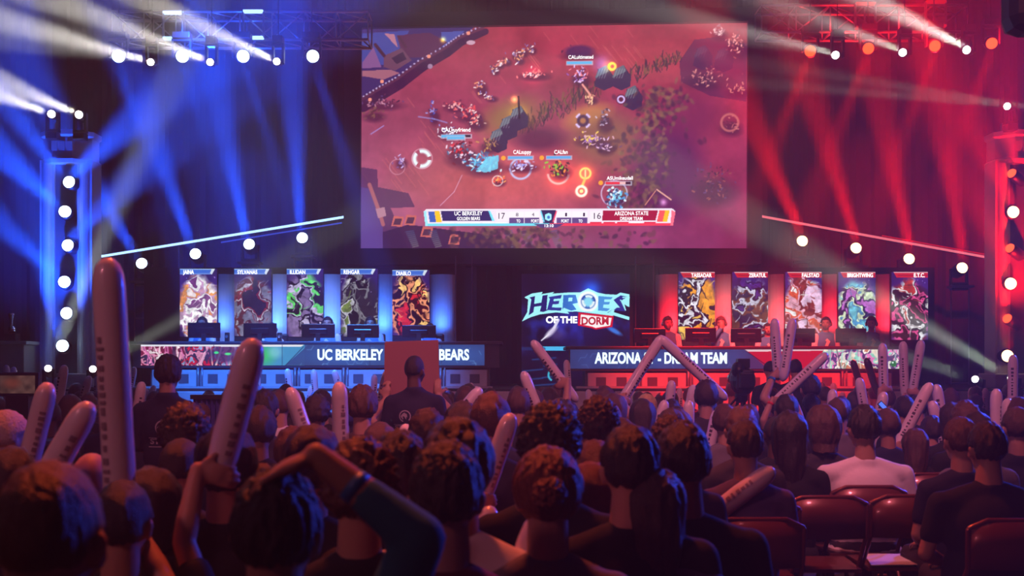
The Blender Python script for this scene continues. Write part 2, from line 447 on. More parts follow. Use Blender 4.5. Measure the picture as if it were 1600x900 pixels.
for i, (x, y) in enumerate(((1305, 86), (1410, 82), (1510, 78))):
    p = P(x, y, 16.4); moving_head(p, P(x-150, y-50, 12), M['lens_w'], .055, f'white beam light in front of the red truss, {ORD[i]} from the big screen')
    spot(p, P(x-420, y-(100, 160, 210)[i], 8.5), WH, (1300, 1500, 2600)[i]*KW, (2.0, 2.1, 2.8)[i], r=.04, off=.07); spot(p, P(x-420, y-(55, 110, 160)[i], 8.5), WH, 500*KW, 1.4, r=.04, off=.07)
for i, (x, y) in enumerate(((1573, 166), (1625, 172))):
    p = P(x, y, 16.6); moving_head(p, P(x-400, y-40, 11), M['lens_w'], .05, f'white beam light on top of the red tower, {"inner" if i == 0 else "outer"} one', hang=-1)
    spot(p, P(x-700, y-(60, 110)[i], 9), WH, 700*KW, 1.3, r=.04, off=.07)

# towers
TY = 17.2
def tower(xc, side, label):
    c = P(xc, 575, TY); X = c.x; t = thing('light_tower', label, 'tower', (X, TY, DZ)); top = P(0, 205, TY).z
    s = .28
    capb = P(0, 250, TY).z
    part('core', MB().box((X-s*.65, TY+.06, DZ), (X+s*.65, TY+.4, capb)), M['towerdark'], t)
    for sx in (-1, 1):
        m = MB(); m.box((X+sx*s-.11, TY+.02, DZ), (X+sx*s+.11, TY+.42, capb)); m.tube((X+sx*s, TY+.04, DZ+.2), (X+sx*s, TY+.04, capb-.05), .08, n=16)
        part('pilaster', m, M['tower'], t)
    part('plinth', MB().box((X-.46, TY-.12, DZ), (X+.46, TY+.5, DZ+.22)), M['tower'], t, bevel=.02)
    cp = MB().lathe([(.41, capb-.06), (.43, capb), (.395, capb+.03), (.395, top-.10), (.43, top-.07), (.43, top)], (X, TY+.25, 0), Matrix.Rotation(R(22.5), 3, 'Z'), 8)
    part('capital', cp, M['tower'], t)
    for k in (-1, 0, 1): part('capital_recess', MB().box((X+k*.115-.042, TY-.13, capb+.12), (X+k*.115+.042, TY-.08, top-.17)), M['case'], t)
    for k in (-1, 1):
        part('lamp_stub', MB().tube((X+k*.21, TY+.2, top), (X+k*.21, TY+.2, top+.16), .03), M['pole'], t)
    return t
tower(102, -1, 'tall grey pillar tower washed blue at the outer end of the stage')
tower(1597, 1, 'tall grey pillar tower washed red at the outer end of the stage')
HN = ['topmost', 'second from top', 'third from top', 'fourth from top', 'fifth from top', 'lowest']
for i, (x, y) in enumerate(((107, 284), (101, 330), (105, 383), (100, 440), (103, 489), (97, 540))):
    p = P(x, y, TY-.10); sx = 1 if i % 2 else -1
    moving_head(p, p+Vector((.15*sx, -1, .1)), M['lens_b'], .088, f'blue-white lamp on the blue tower, {HN[i]} of six', yoke=False, name='tower_lamp')
for x, y, x2, y2, Y2, e, an in ((107, 284, -60, 60, 14.5, 500, 9), (107, 284, 300, 120, 15, 520, 11), (101, 330, -90, 150, 14, 650, 10), (105, 383, 300, 200, 15, 420, 10), (103, 440, -100, 250, 14, 520, 9), (97, 540, 60, 300, 15, 350, 9)):
    spot(P(x, y, TY-.12), P(x2, y2, Y2-1.2), BL, e*1.7*KB, an, off=.12)
for i, (x, y) in enumerate(((1580, 270), (1584, 331), (1577, 387), (1580, 443), (1573, 497), (1575, 556))):
    p = P(x, y, TY-.10); side = i % 2 == 0 and i < 5
    moving_head(p, p+(Vector((-.9, -.5, .45)) if side else Vector((.05, -1, 0))), M['lens_r2'] if side else M['lens_rw'], .07 if side else .088, f'red lamp on the red tower, {HN[i]} of six', yoke=False, name='tower_lamp')
for x, y, x2, y2, Y2, e, an in ((1580, 331, 1480, 120, 14.5, 600, 10), (1577, 443, 1500, 250, 15, 500, 10), (1575, 556, 1530, 350, 15.5, 350, 9), (1580, 270, 1560, 100, 15.5, 500, 12)):
    spot(P(x, y, TY-.12), P(x2, y2, Y2-1.2), RD, e*KR, an, off=.12)
# wash light on the tower faces from the deck
for X, c in ((P(102, 0, TY).x, BL), (P(1590, 0, TY).x, RD)):
    spot(Vector((X, 16.35, DZ+.05)), Vector((X, TY, 3.6)), c, 2600, 40, .8, .1)

# lamp row under each slanted light bar, on twin-pole stands
def stand_lamp(x, y, lens, col, label, aim, e, an):
    Yl = 20.7; p = P(x, y, Yl)
    t = moving_head(p, p+Vector((.05, -1, .25)), lens, .098, label, hang=-1)
    m = MB()
    for dx in (-.16, .16): m.tube((p.x+dx, Yl+.12, DZ), (p.x+dx, Yl+.12, p.z-.30), .012)
    for z in (DZ+1.2, DZ+.03): m.tube((p.x-.16, Yl+.12, z), (p.x+.16, Yl+.12, z), .012)
    m.box((p.x-.2, Yl-.05, p.z-.36), (p.x+.2, Yl+.25, p.z-.32))
    part('twin_pole_stand', m, M['pole'], t)
    spot(p, P(*aim), col, e, an, off=.11, r=.09)
for i, (x, y, ax, ay) in enumerate(((221, 411, 140, 270), (305, 396, 255, 250), (389, 381, 360, 240), (472, 371, 462, 200))):
    stand_lamp(x, y, M['lens_b'], BL, f'blue-white lamp on twin poles below the blue light bar, {ORD[i]} from outer end', (ax, ay, 18.8), 1500*KB, 9)
for i, (x, y, ax, ay) in enumerate(((1254, 376, 1190, 230), (1338, 387, 1280, 200), (1421, 404, 1385, 230), (1504, 418, 1470, 210))):
    stand_lamp(x, y, M['lens_rw'], RD, f'hot red lamp on twin poles below the red light bar, {ORD[i]} from the screen', (ax, ay, 18.8), 1500*KR, 9)
def bar(a, b, r, m, label, m2, off):
    t = thing('led_bar', label, 'light bar', tuple((a+b)/2)); d = (b-a)
    part('light_strip', MB().tube(a, b, r, n=10), m, t); 
    part('lower_strip', MB().tube(a.lerp(b, .52)+off, a.lerp(b, .99)+off, r*.6, n=8), m2, t)
    bk = MB(); 
    bk.tube(a+Vector((0, .06, 0)), b+Vector((0, .06, 0)), r*1.3, n=6)
    for f in (.04, .35, .65, .97):
        q = a.lerp(b, f); bk.tube((q.x, q.y+.08, q.z-.02), (q.x, q.y+.08, DZ), .015)
    part('support_frame', bk, M['matte'], t)
bar(P(137, 404, 21.1), P(538, 339, 21.1), .022, M['bar_b'], 'slanted blue-white light bar rising to the big screen', M['bar_b2'], Vector((0, 0, -.10)))
bar(P(1190, 338, 21.1), P(1553, 404, 21.1), .022, M['bar_r'], 'slanted pink-red light bar falling away from the big screen', M['bar_r2'], Vector((0, .02, .05)))

# low floor lamps with long pale beams
for i, (x, y, ax, ay, Y2, c, e, an) in enumerate(((75, 575, 235, 200, 15.5, GY, 900, 7), (145, 576, 420, 420, 15.0, GY, 350, 6), (1523, 592, 1300, 520, 15.2, GY, 260, 6), (1579, 590, 1380, 470, 15.2, GY, 700, 6))):
    p = P(x, y, 16.6)
    moving_head(p, p+Vector((.3 if i < 2 else -.9, -1, .35)), M['lens_w'], .05, ['pale floor lamp at the foot of the blue tower, outer one', 'pale floor lamp beside the blue tower towards the desk', 'pale floor lamp beyond the end of the red desk', 'pale floor lamp at the foot of the red tower'][i], hang=-1, name='floor_lamp')
    spot(p, P(ax, ay, Y2), c, e*KW, an)
spot(P(-20, 600, 17), P(60, 250, 17.5), GY, 400, 12)
spot(P(20, 600, 17), P(10, 250, 17.5), GY, 300, 9)
spot(P(330, 135, 17.2), P(370, 35, 18.6), BL, 700, 80, .8, .1)  # added fill spot with no fixture, brightens the blue truss
spot(P(1360, 125, 17.2), P(1360, 28, 18.6), RD, 900, 80, .8, .1)  # likewise added without a fixture, to light up the red truss
# thin magenta beam from the rig
spot(P(650, -60, 17.4), P(230, 300, 16.5), (.9, .03, .6), 9000, 1.4)
# broad washes in the haze, thrown back at the rear drape
spot(P(300, -60, 16.5), P(330, 330, 22), BL, 8000, 36, .9, .1)
spot(P(40, -60, 16.5), P(60, 330, 22), BL, 11000, 26, .9, .1)
spot(P(1440, -60, 16.5), P(1400, 330, 22), RD, 6500, 38, .9, .1)
spot(P(1600, -60, 16.5), P(1560, 330, 22), RD, 6000, 26, .9, .1)



# ------------------------------------------------------------------ big screen
def scr_pt(px, py):        # the screen stands slightly turned: far side at the blue end
    Y = 20.3-(px-566)/600*.35
    return P(px, py, Y)
bs = thing('projection_screen', 'huge video screen showing a reddish game map above the stage', 'screen', tuple(P(866, 400, 20.1)))
fr = MB()
def slab(pts, dy0, dy1):
    fr.prism([Vector(p)+Vector((0, dy0, 0)) for p in pts], (0, dy1-dy0, 0))
o4 = [(540, 24), (1190, 14), (1188, 412), (538, 414)]; i4 = [(566, 46), (1167, 36), (1166, 389), (564, 389)]
for k in range(4):
    a, b = o4[k], o4[(k+1) % 4]; c, d = i4[(k+1) % 4], i4[k]
    slab([scr_pt(*a), scr_pt(*b), scr_pt(*c), scr_pt(*d)], -.12, .25)
part('screen_frame', fr, M['deck'], bs)
part('back_board', MB().prism([scr_pt(*p)+Vector((0, .1, 0)) for p in i4], (0, .1, 0)), M['matte'], bs)
cb = MB()
for px in (640, 860, 1080):
    q = scr_pt(px, 20); cb.tube((q.x, q.y, q.z), (q.x, q.y, 9.59), .02)
part('hanging_cable', cb, M['black'], bs)

c = Canvas(565, 37, 1166, 389, 1.0)
u = (c.X-565)/601; v = (c.Y-37)/352
lp = lambda a, b, t: np.array(a)*(1-t[..., None])+np.array(b)*t[..., None]
c.img = lp((146, 50, 66), (156, 46, 64), u)*(1-v[..., None])+lp((138, 84, 134), (122, 40, 82), u)*v[..., None]
c.blend(np.exp(-((c.X-790)**2/190**2+(c.Y-285)**2/75**2))*.8, (202, 92, 88))
c.blend(np.exp(-((c.X-1010)**2/120**2+(c.Y-95)**2/40**2))*.45, (180, 70, 70))
c.img *= (.86+.28*c.n(46, 1))[..., None]; c.img *= (.94+.12*c.n(7, 2))[..., None]
rs = random.Random(3)
for k in range(60):                                            # scratches on the ground
    x, y = rs.choice(((600, 250), (680, 210), (760, 150), (985, 75), (900, 60), (640, 280)))
    x += rs.gauss(0, 34); y += rs.gauss(0, 20); L = rs.uniform(10, 26)
    c.line([(x, y), (x+L*.75, y+L)], 1.3, (212, 110, 105), .35)
# harbour corner
c.poly([(565, 37), (742, 37), (700, 66), (655, 92), (600, 128), (565, 150)], (52, 38, 92))
c.poly([(565, 44), (640, 40), (612, 92), (565, 100)], (56, 66, 140)); c.poly([(690, 44), (728, 42), (705, 62), (692, 68)], (66, 76, 150))
for pts, col in ((((583, 66), (566, 90), (566, 100), (596, 98)), (120, 78, 130)), (((600, 44), (616, 46), (622, 68)), (170, 110, 130)), (((620, 48), (672, 44), (700, 60), (668, 84), (630, 84)), (78, 38, 72)),
                 (((600, 80), (628, 68), (644, 88), (618, 104), (600, 98)), (96, 60, 84)), (((612, 84), (630, 74), (636, 86), (620, 94)), (50, 34, 62)), (((566, 104), (610, 102), (625, 108), (600, 118), (566, 112)), (150, 92, 110))):
    c.poly(pts, col)
c.line([(586, 62), (600, 80)], 5, (60, 30, 50)); c.line([(624, 50), (634, 66)], 4, (66, 34, 58)); c.glow(693, 56, 4, (200, 190, 30))
dk = [(566, 158), (596, 140), (625, 124), (660, 98), (700, 76), (722, 60), (760, 44)]
c.line(dk, 24, (52, 24, 60), .92, 10); c.line([(x-4, y-7) for x, y in dk], 5, (84, 42, 70), .9)
for k in range(70):
    t = k/70*(len(dk)-1); i = int(t); f = t-i; x = dk[i][0]*(1-f)+dk[i+1][0]*f; y = dk[i][1]*(1-f)+dk[i+1][1]*f
    if k % 2: c.ell(x-6, y-9, 1.4, 1.4, (170, 150, 190))
for x, y in ((597, 121), (671, 82), (733, 46), (578, 150)): c.ell(x, y, 3, 3, (230, 140, 120))
c.ell(737, 61, 7, 3.5, (190, 150, 170)); c.ell(673, 98, 4, 4, (150, 120, 150))
def cluster(cx, cy, rx, ry, n, cols, seed, w=1.6, ln=4):
    g = random.Random(seed); c.ell(cx+3, cy+ry*.6, rx*1.1, ry*.8, (62, 24, 56), .7, .8)
    for _ in range(n):
        x = cx+g.gauss(0, rx*.48); y = cy+g.gauss(0, ry*.48); a = g.uniform(0, 6.3); L = g.uniform(1, ln)
        c.line([(x, y), (x+L*math.cos(a), y+L*math.sin(a))], g.uniform(w*.6, w*1.5), g.choice(cols), .95)
cluster(595, 155, 28, 9, 60, ((60, 30, 60), (190, 130, 150), (120, 60, 90), (90, 60, 110)), 1)
cluster(582, 172, 15, 10, 30, ((80, 40, 50), (120, 80, 70)), 2)
# lower-left buildings
c.poly([(565, 258), (590, 262), (592, 290), (640, 300), (650, 322), (612, 324), (640, 389), (565, 389)], (62, 34, 78), .7)
c.poly([(565, 290), (577, 292), (600, 350), (600, 389), (565, 389)], (84, 62, 128), .75)
c.line([(578, 286), (594, 330), (600, 350)], 6, (160, 90, 100)); c.poly([(588, 325), (602, 322), (605, 336), (592, 340)], (170, 120, 140))
c.poly([(600, 362), (640, 350), (760, 366), (820, 389), (600, 389)], (50, 28, 66), .9)
for x, y in ((622, 345), (642, 343), (668, 362), (712, 374)): c.poly([(x-9, y+7), (x-5, y-9), (x+11, y-7), (x+8, y+9)], (190, 96, 92)); c.poly([(x-6, y+5), (x-3, y-5), (x+8, y-4), (x+5, y+6)], (80, 44, 72))
for x in (640, 676, 795, 820, 865):
    for k in range(9): c.line([(x-7+k*1.4+3, 362+k*3), (x+8+k, 360+k*3)], 1.6, (64+k*7, 78+k*5, 120), .8)
for k in range(260):
    x = rs.choice((rs.uniform(700, 1030), rs.uniform(740, 860))); y = rs.uniform(357, 388); q = rs.random()
    c.ell(x, y, rs.uniform(2, 6), rs.uniform(2, 4), ((70, 34, 62), (98, 60, 66), (112, 84, 66), (52, 28, 60))[int(q*4)], .6, .6, rs.uniform(0, 3))
# glade
c.ell(800, 180, 44, 26, (142, 112, 66), .75, 1.0, -.35); c.glow(812, 176, 12, (90, 80, 0)); c.ell(920, 180, 34, 16, (206, 130, 70), .8, .9, -.3); c.ell(945, 215, 52, 40, (126, 92, 62), .7, .9)
for k in range(330):                                            # reeds
    t = rs.random(); x = 815+t*115+rs.gauss(0, 7); y = 200-t*60+rs.gauss(0, 8); L = rs.uniform(5, 13)
    if k > 230: x = 985+rs.random()*80; y = 120-(x-985)*.35+rs.gauss(0, 5)
    c.line([(x, y), (x+rs.gauss(0, 3), y-L)], 1.5, rs.choice(((66, 44, 56), (88, 58, 52), (52, 32, 52), (120, 84, 60))), .85)
c.ell(845, 215, 38, 18, (82, 36, 66), .8, .8)
for x, y in ((796, 195), (812, 180), (780, 215), (945, 118), (972, 118), (990, 150), (1098, 88), (1130, 92)):
    c.poly([(x-15, y+14), (x-9, y-12), (x+4, y-18), (x+16, y), (x+14, y+16), (x, y+22)], (56, 40, 72)); c.poly([(x-14, y+2), (x-8, y-12), (x+4, y-18), (x+8, y-8)], (92, 98, 112))
    for k in range(4): c.line([(x-11+k*4, y+2), (x-6+k*4, y-12)], 1, (160, 160, 165), .6)
c.line([(812, 148), (814, 182)], 3, (36, 20, 40)); c.glow(806, 152, 5, (220, 130, 60))
# trees and their shadow
c.ell(1045, 270, 55, 74, (84, 30, 80), .85, .6); c.ell(1075, 180, 44, 40, (100, 32, 76), .5, .9)
for k in range(520):
    t = rs.random(); x = 1018+rs.gauss(0, 24)-t*20; y = 135+t*200+rs.gauss(0, 6)
    if t < .3: x += 12
    q = rs.random()
    c.ell(x, y, rs.uniform(2, 6), rs.uniform(2, 4), rs.choice(((124, 96, 70), (104, 72, 66), (74, 40, 66), (62, 32, 62), (138, 106, 76), (88, 56, 64), (70, 38, 64))), .55, .8, rs.uniform(0, 3))
# right upper ruins
c.poly([(1062, 96), (1085, 62), (1120, 58), (1166, 70), (1166, 160), (1110, 150), (1065, 128)], (84, 34, 70), .75)
cluster(1105, 120, 32, 14, 90, ((220, 150, 140), (130, 60, 80), (80, 40, 70), (190, 110, 110)), 5)
cluster(1150, 70, 16, 18, 50, ((230, 160, 150), (170, 90, 90), (120, 60, 80)), 6); cluster(1122, 50, 10, 10, 30, ((220, 190, 190), (160, 110, 120)), 61); cluster(1150, 140, 16, 10, 34, ((200, 120, 110), (90, 40, 66)), 62)
cluster(903, 80, 24, 8, 20, ((74, 32, 66), (90, 50, 90)), 7); c.ell(907, 77, 22, 9, (70, 34, 80), .85, .5)
cluster(1115, 285, 30, 26, 80, ((58, 32, 62), (96, 66, 110), (72, 40, 60), (150, 84, 80)), 8); cluster(1140, 195, 15, 13, 30, ((92, 36, 56), (190, 110, 110)), 9); c.ring(1140, 192, 13, 2.2, (196, 110, 104), .8)
# bands of small figures
W1 = ((245, 225, 230), (220, 120, 120), (130, 110, 170), (90, 50, 80), (240, 160, 110))
for x, y in ((773, 104), (781, 94), (792, 90), (806, 80), (818, 76), (831, 72), (812, 88)): cluster(x, y, 6, 7, 16, W1, int(x))
c.glow(835, 112, 15, (90, 12, 22)); cluster(835, 112, 20, 8, 34, ((255, 225, 225), (255, 130, 130)), 10)
cluster(752, 128, 8, 14, 26, W1, 11); cluster(768, 148, 8, 6, 16, W1, 12); cluster(678, 172, 7, 14, 24, ((70, 80, 180), (150, 150, 220), (60, 40, 90)), 13)
cluster(710, 160, 14, 9, 28, ((235, 90, 96), (240, 170, 170), (90, 40, 70)), 14); cluster(732, 172, 18, 12, 60, ((240, 110, 110), (220, 60, 70), (240, 210, 210), (110, 60, 100)), 15)
cluster(745, 185, 14, 12, 40, ((245, 90, 90), (80, 40, 80), (240, 200, 190)), 16); cluster(700, 200, 14, 12, 40, ((240, 235, 250), (150, 150, 220), (120, 70, 90)), 17)
cluster(722, 232, 22, 20, 90, ((220, 40, 56), (110, 20, 40), (60, 110, 150), (230, 210, 230), (60, 30, 60)), 18, 2); cluster(757, 252, 26, 16, 90, ((110, 200, 235), (70, 150, 200), (220, 240, 250), (90, 90, 150)), 19, 2.2, 7)
c.poly([(748, 262), (765, 244), (782, 240), (780, 262), (760, 268)], (110, 205, 235), .85)
cluster(765, 222, 14, 12, 36, ((200, 150, 80), (90, 60, 60), (160, 110, 90)), 20)
c.ring(661, 245, 12, 3.6, (225, 245, 250), 1, .2, 1.6); c.ring(661, 245, 12, 3.6, (225, 245, 250), 1, 2.3, 1.6); c.ring(661, 245, 12, 3.6, (225, 245, 250), 1, 4.4, 1.6); c.ring(661, 245, 16, .9, (230, 190, 210), .6)
cluster(626, 247, 8, 10, 20, ((200, 180, 230), (120, 90, 160)), 21); c.ring(622, 258, 12, .8, (220, 170, 190), .5)
c.ring(816, 262, 16, 2, (190, 200, 245), .9); cluster(816, 256, 20, 9, 44, ((190, 180, 240), (140, 140, 220), (230, 220, 250)), 22)
cluster(781, 279, 8, 8, 24, ((250, 90, 60), (250, 170, 90)), 23); c.ring(780, 281, 8, 1, (250, 240, 240), .7)
c.glow(880, 275, 22, (110, 24, 0)); c.ring(875, 270, 16, 2, (255, 200, 190), .9, .1, 3); cluster(876, 262, 14, 13, 60, ((40, 24, 40), (140, 200, 70), (250, 150, 60), (60, 40, 50)), 24, 2)
c.glow(917, 271, 14, (150, 60, 10)); c.ring(917, 270, 8, 2, (255, 225, 120)); c.line([(917, 265), (917, 275)], 2, (255, 240, 170)); c.line([(916, 280), (912, 290)], 4, (255, 190, 100))
c.ring(911, 298, 7.5, 2.4, (255, 245, 225)); c.ell(911, 298, 3, 3, (255, 210, 150)); c.glow(911, 298, 12, (60, 26, 6))
c.ring(962, 302, 20, 1.2, (210, 200, 240), .8); cluster(963, 306, 13, 15, 110, ((120, 215, 240), (80, 150, 210), (60, 50, 90), (230, 245, 250)), 25, 2)
cluster(908, 117, 14, 12, 50, ((220, 190, 240), (140, 90, 190), (70, 40, 90), (240, 130, 140)), 26); c.glow(942, 98, 12, (20, 44, 96)); c.ring(958, 102, 5, 2.4, (255, 220, 90)); c.glow(952, 102, 9, (90, 60, 0)); c.line([(912, 130), (924, 146)], 3, (230, 150, 140)); cluster(924, 152, 8, 7, 22, ((250, 200, 150), (230, 150, 130)), 27)
for t in range(4): c.ring(913, 187, 11, 2.6, (215, 190, 240), 1, t*1.57+.45, .7)
c.ring(913, 187, 7, 3, (60, 30, 70), .9); c.ell(972, 154, 8, 8, (90, 24, 50)); c.ring(972, 154, 5, 1.6, (210, 190, 245)); cluster(945, 185, 10, 16, 36, ((200, 180, 210), (60, 40, 70), (130, 110, 140)), 28)
cluster(925, 215, 22, 10, 70, ((170, 120, 210), (240, 200, 90), (220, 170, 190), (90, 50, 100)), 29); cluster(946, 225, 12, 12, 30, ((230, 190, 220), (100, 60, 110)), 30)
c.line([(1026, 298), (1010, 320)], 1.6, (200, 130, 110)); c.line([(1028, 296), (1050, 312)], 2, (230, 170, 150)); c.glow(1038, 316, 5, (130, 110, 130))
c.line([(724, 272), (712, 298), (690, 320)], 1.2, (225, 180, 220), .6); c.line([(580, 205), (600, 192)], 2, (160, 150, 230), .6); c.line([(655, 178), (680, 182), (700, 188)], 2, (150, 160, 240), .6)
# health bars
def hb(x0, x1, y, cols):
    c.poly([(x0-1.5, y-1.5), (x1+1.5, y-1.5), (x1+1.5, y+5.5), (x0-1.5, y+5.5)], (190, 190, 210), .7)
    n = len(cols); tot = sum(k[1] for k in cols); x = x0
    for col, wd in cols:
        xe = x+(x1-x0)*wd/tot; c.poly([(x, y), (xe, y), (xe, y+4), (x, y+4)], col); x = xe
hb(888, 927, 94, [((90, 175, 225), 1)]); hb(692, 738, 208, [((90, 175, 225), 4), ((50, 26, 50), 1)]); hb(701, 728, 211, [((90, 175, 225), 1)]); hb(797, 835, 243, [((90, 165, 225), 1)]); hb(857, 895, 243, [((90, 165, 225), 1)])
hb(949, 988, 284, [((225, 50, 66), 5), ((230, 180, 180), 2), ((60, 20, 40), 2)])
for x, y in ((789, 245), (849, 245), (941, 285)): c.ell(x, y, 3.6, 3.6, (250, 160, 50))
# score strip
c.poly([(664, 330), (668, 326), (1052, 326), (1057, 330), (1053, 352), (667, 352)], (232, 218, 232)); 
c.poly([(667, 349), (862, 349), (862, 353), (668, 353)], (110, 215, 235)); c.poly([(862, 349), (1054, 349), (1052, 353), (862, 353)], (235, 60, 84))
c.poly([(664, 330), (668, 328), (671, 352), (667, 353)], (150, 225, 240)); c.poly([(1051, 328), (1057, 331), (1053, 353), (1049, 352)], (240, 110, 130))
c.poly([(671, 330), (681, 329), (684, 347), (674, 347)], (52, 90, 180)); c.poly([(681, 329), (689, 329), (693, 347), (684, 347)], (250, 190, 30))
c.poly([(691, 329), (766, 329), (773, 345), (694, 345)], (42, 34, 96)); c.poly([(766, 329), (769, 329), (776, 345), (772, 345)], (110, 220, 245))
c.poly([(778, 330), (798, 330), (800, 345), (780, 345)], (238, 228, 236)); 
for a, b in ((799, 822), (823, 846), (873, 896), (897, 921)): c.poly([(a, 330), (b, 330), (b, 340), (a, 340)], (240, 232, 240)); c.poly([(a, 340), (b, 340), (b, 349), (a, 349)], (92, 70, 128))
c.poly([(848, 328), (872, 328), (868, 349), (852, 349)], (40, 34, 84)); c.poly([(838, 350), (884, 350), (872, 356), (850, 356)], (74, 58, 116)); c.poly([(855, 335), (860, 332), (865, 335), (865, 342), (860, 345), (855, 342)], (160, 235, 250)); c.ell(860, 339, 2.2, 2.6, (60, 110, 190))
c.line([(848, 330), (853, 346)], 2, (110, 220, 245)); c.line([(872, 330), (867, 346)], 2, (240, 60, 90))
c.poly([(925, 330), (944, 330), (942, 345), (923, 345)], (238, 228, 236)); c.poly([(945, 329), (1030, 329), (1026, 345), (943, 345)], (160, 24, 56)); c.poly([(1032, 329), (1041, 329), (1037, 347), (1028, 347)], (235, 84, 84)); c.poly([(1041, 329), (1048, 329), (1044, 347), (1037, 347)], (250, 185, 30))
for k in range(5): c.poly([(695+k*20.5, 346.3), (713+k*20.5, 346.3), (713+k*20.5, 348.6), (695+k*20.5, 348.6)], (245, 238, 245))
for k in range(5): x = 925+k*21; c.poly([(x, 346.3), (x+18, 346.3), (x+18, 348.6), (x, 348.6)], (245, 238, 245) if k == 3 else (215, 40, 66))
M['big'] = screen_mat('big_screen_picture', 1.42)
corn = [scr_pt(566, 46), scr_pt(1167, 36), scr_pt(564, 389), scr_pt(1166, 389)]
tag(part('game_picture', localise(c.mesh('game_picture', [p+Vector((0, -.01, 0)) for p in corn]), bs), M['big'], bs), 'glowing picture of a reddish game map')
M['ink_scr'] = emis('screen_dark_text', lin((60, 44, 80)), 1)
def st_(s, x0, x1, yb, yc, m='white', sh=0.0, off=.0):
    Ya = scr_pt(x0, 0).y-.03; Yb = scr_pt(x1, 0).y-.03
    text_on(bs, s, x0, x1, yb, yc, Ya, M[m], off, sh, 'screen_lettering', Yb)
for a in (('UC BERKELEY', 710, 754, 336.5, 330.5), ('GOLDEN BEARS', 714, 750, 344, 339), ('ARIZONA STATE', 960, 1013, 336.5, 330.5), ('DREAM TEAM', 969, 1004, 344, 339), ('13:10', 851, 865, 354.8, 350.5), ('TO', 807, 813, 347.5, 343), ('FORT', 830, 842, 347.5, 343), ('FORT', 877, 889, 347.5, 343), ('TO', 904, 910, 347.5, 343),
          ('CALultimated', 888, 927, 92, 86.5), ('CALsuppy', 802, 830, 240.5, 234.5), ('CALfan', 866, 887, 240.5, 234.5), ('ASUmikeudall', 948, 989, 281, 275.5), ('CALguyfriend', 690, 735, 206, 200)):
    st_(*a, off=.012*.1)
for a in (('17', 779, 789, 342, 332.5), ('8', 806, 810, 338, 332.5), ('4', 831, 835, 338, 332.5), ('1', 883, 886, 338, 332.5), ('1', 911, 914, 338, 332.5), ('16', 928, 939, 342, 332.5)): st_(*a, m='ink_scr')

# ------------------------------------------------------------------ logo screen in the middle
ls = thing('logo_screen', 'dark video wall with a glowing game event logo between the two desks', 'screen', tuple(P(895, 600, 19.2)))
YL = 19.2; c = Canvas(815, 428, 984, 604, 2.5, (18, 10, 38))
c.img = c.img*(.7+.7*c.n(30, 4))[..., None]; nb = c.n(22, 9)
c.add(np.clip(nb-.5, 0, 1)*1.4*np.exp(-((c.Y-510)/40)**2), (20, 60, 190)); c.glow(925, 452, 13, (10, 90, 190), .8); c.glow(912, 440, 30, (4, 14, 60)); c.glow(895, 500, 45, (10, 12, 70), .6)
c.line([(846, 532), (858, 522), (866, 512), (872, 500)], 2, (240, 235, 255), .9, 5); c.ell(861, 519, 12, 4, (250, 244, 255), .95, .9, -.75); c.ell(870, 522, 12, 9, (110, 90, 170), .4, 1); c.ell(960, 517, 12, 3.5, (60, 130, 235), .9, .9, .5)
c.poly([(848, 541.5), (884, 541.5), (884, 548), (852, 548)], (70, 185, 240)); c.line([(815, 545), (850, 545)], 5, (16, 50, 110), .6)
for k, (x, y, L) in enumerate(((832, 578, 16), (860, 570, 10), (828, 592, 20), (862, 588, 14), (846, 601, 22), (850, 560, 18))): c.line([(x-L, y+2), (x+L, y-1)], 2.5, (20, 80, 150), .6)
c.ring(866, 586, 9, 2, (60, 200, 230), .9, 2, 2.2)
LG = lambda *p: [(800+x/6.925, 430+y/6.925) for x, y in p]
c.poly(LG((107, 500), (165, 400), (175, 262), (133, 240), (215, 198), (332, 181), (318, 206), (457, 181), (438, 200), (600, 188), (740, 186), (825, 142), (925, 188), (1010, 205), (1130, 212), (1172, 188), (1270, 207), (1270, 345), (1228, 322), (1215, 310), (1235, 385), (1120, 352), (1100, 400), (1270, 452), (1268, 486), (1090, 432), (950, 402), (830, 392), (700, 392), (600, 396), (622, 418), (480, 402), (300, 424), (200, 455)), (165, 250, 255))
DB = (24, 28, 108)
c.poly(LG((188, 240), (250, 226), (240, 310), (318, 296), (330, 220), (385, 212), (372, 370), (392, 378), (340, 398), (300, 392), (318, 332), (240, 342), (232, 400), (180, 436), (210, 262)), DB)
c.poly(LG((395, 236), (540, 212), (528, 252), (452, 258), (448, 282), (512, 276), (505, 312), (440, 316), (432, 348), (540, 352), (528, 384), (378, 378), (410, 258)), (34, 52, 150))
c.poly(LG((556, 214), (690, 212), (715, 300), (655, 312), (700, 372), (640, 384), (560, 352), (545, 380)), (40, 110, 200)); c.poly(LG((612, 242), (655, 242), (650, 280), (608, 284)), (165, 245, 255))
c.glow(*LG((790, 290))[0], 17, (60, 60, 60)); 
c.ring(*LG((825, 285))[0], 13.3, 3.2, (255, 255, 255)); c.ell(*LG((825, 285))[0], 11.5, 11.5, (30, 70, 170)); c.ell(*LG((825, 290))[0], 8, 8, (140, 225, 250), 1, .6)
for t in (0, 2.1, 4.2): c.ring(*LG((825, 285))[0], 8.5, 2.6, (235, 252, 255), 1, t, 1.3)
c.poly(LG((935, 225), (1090, 238), (1070, 262), (1000, 262), (998, 290), (1060, 290), (1050, 318), (990, 318), (985, 352), (1060, 362), (1030, 390), (930, 382)), (70, 150, 225))
c.poly(LG((1175, 218), (1255, 235), (1200, 262), (1180, 285), (1228, 392), (1095, 378), (1065, 408), (1030, 405), (1120, 350), (1168, 350), (1098, 268)), (34, 44, 140))
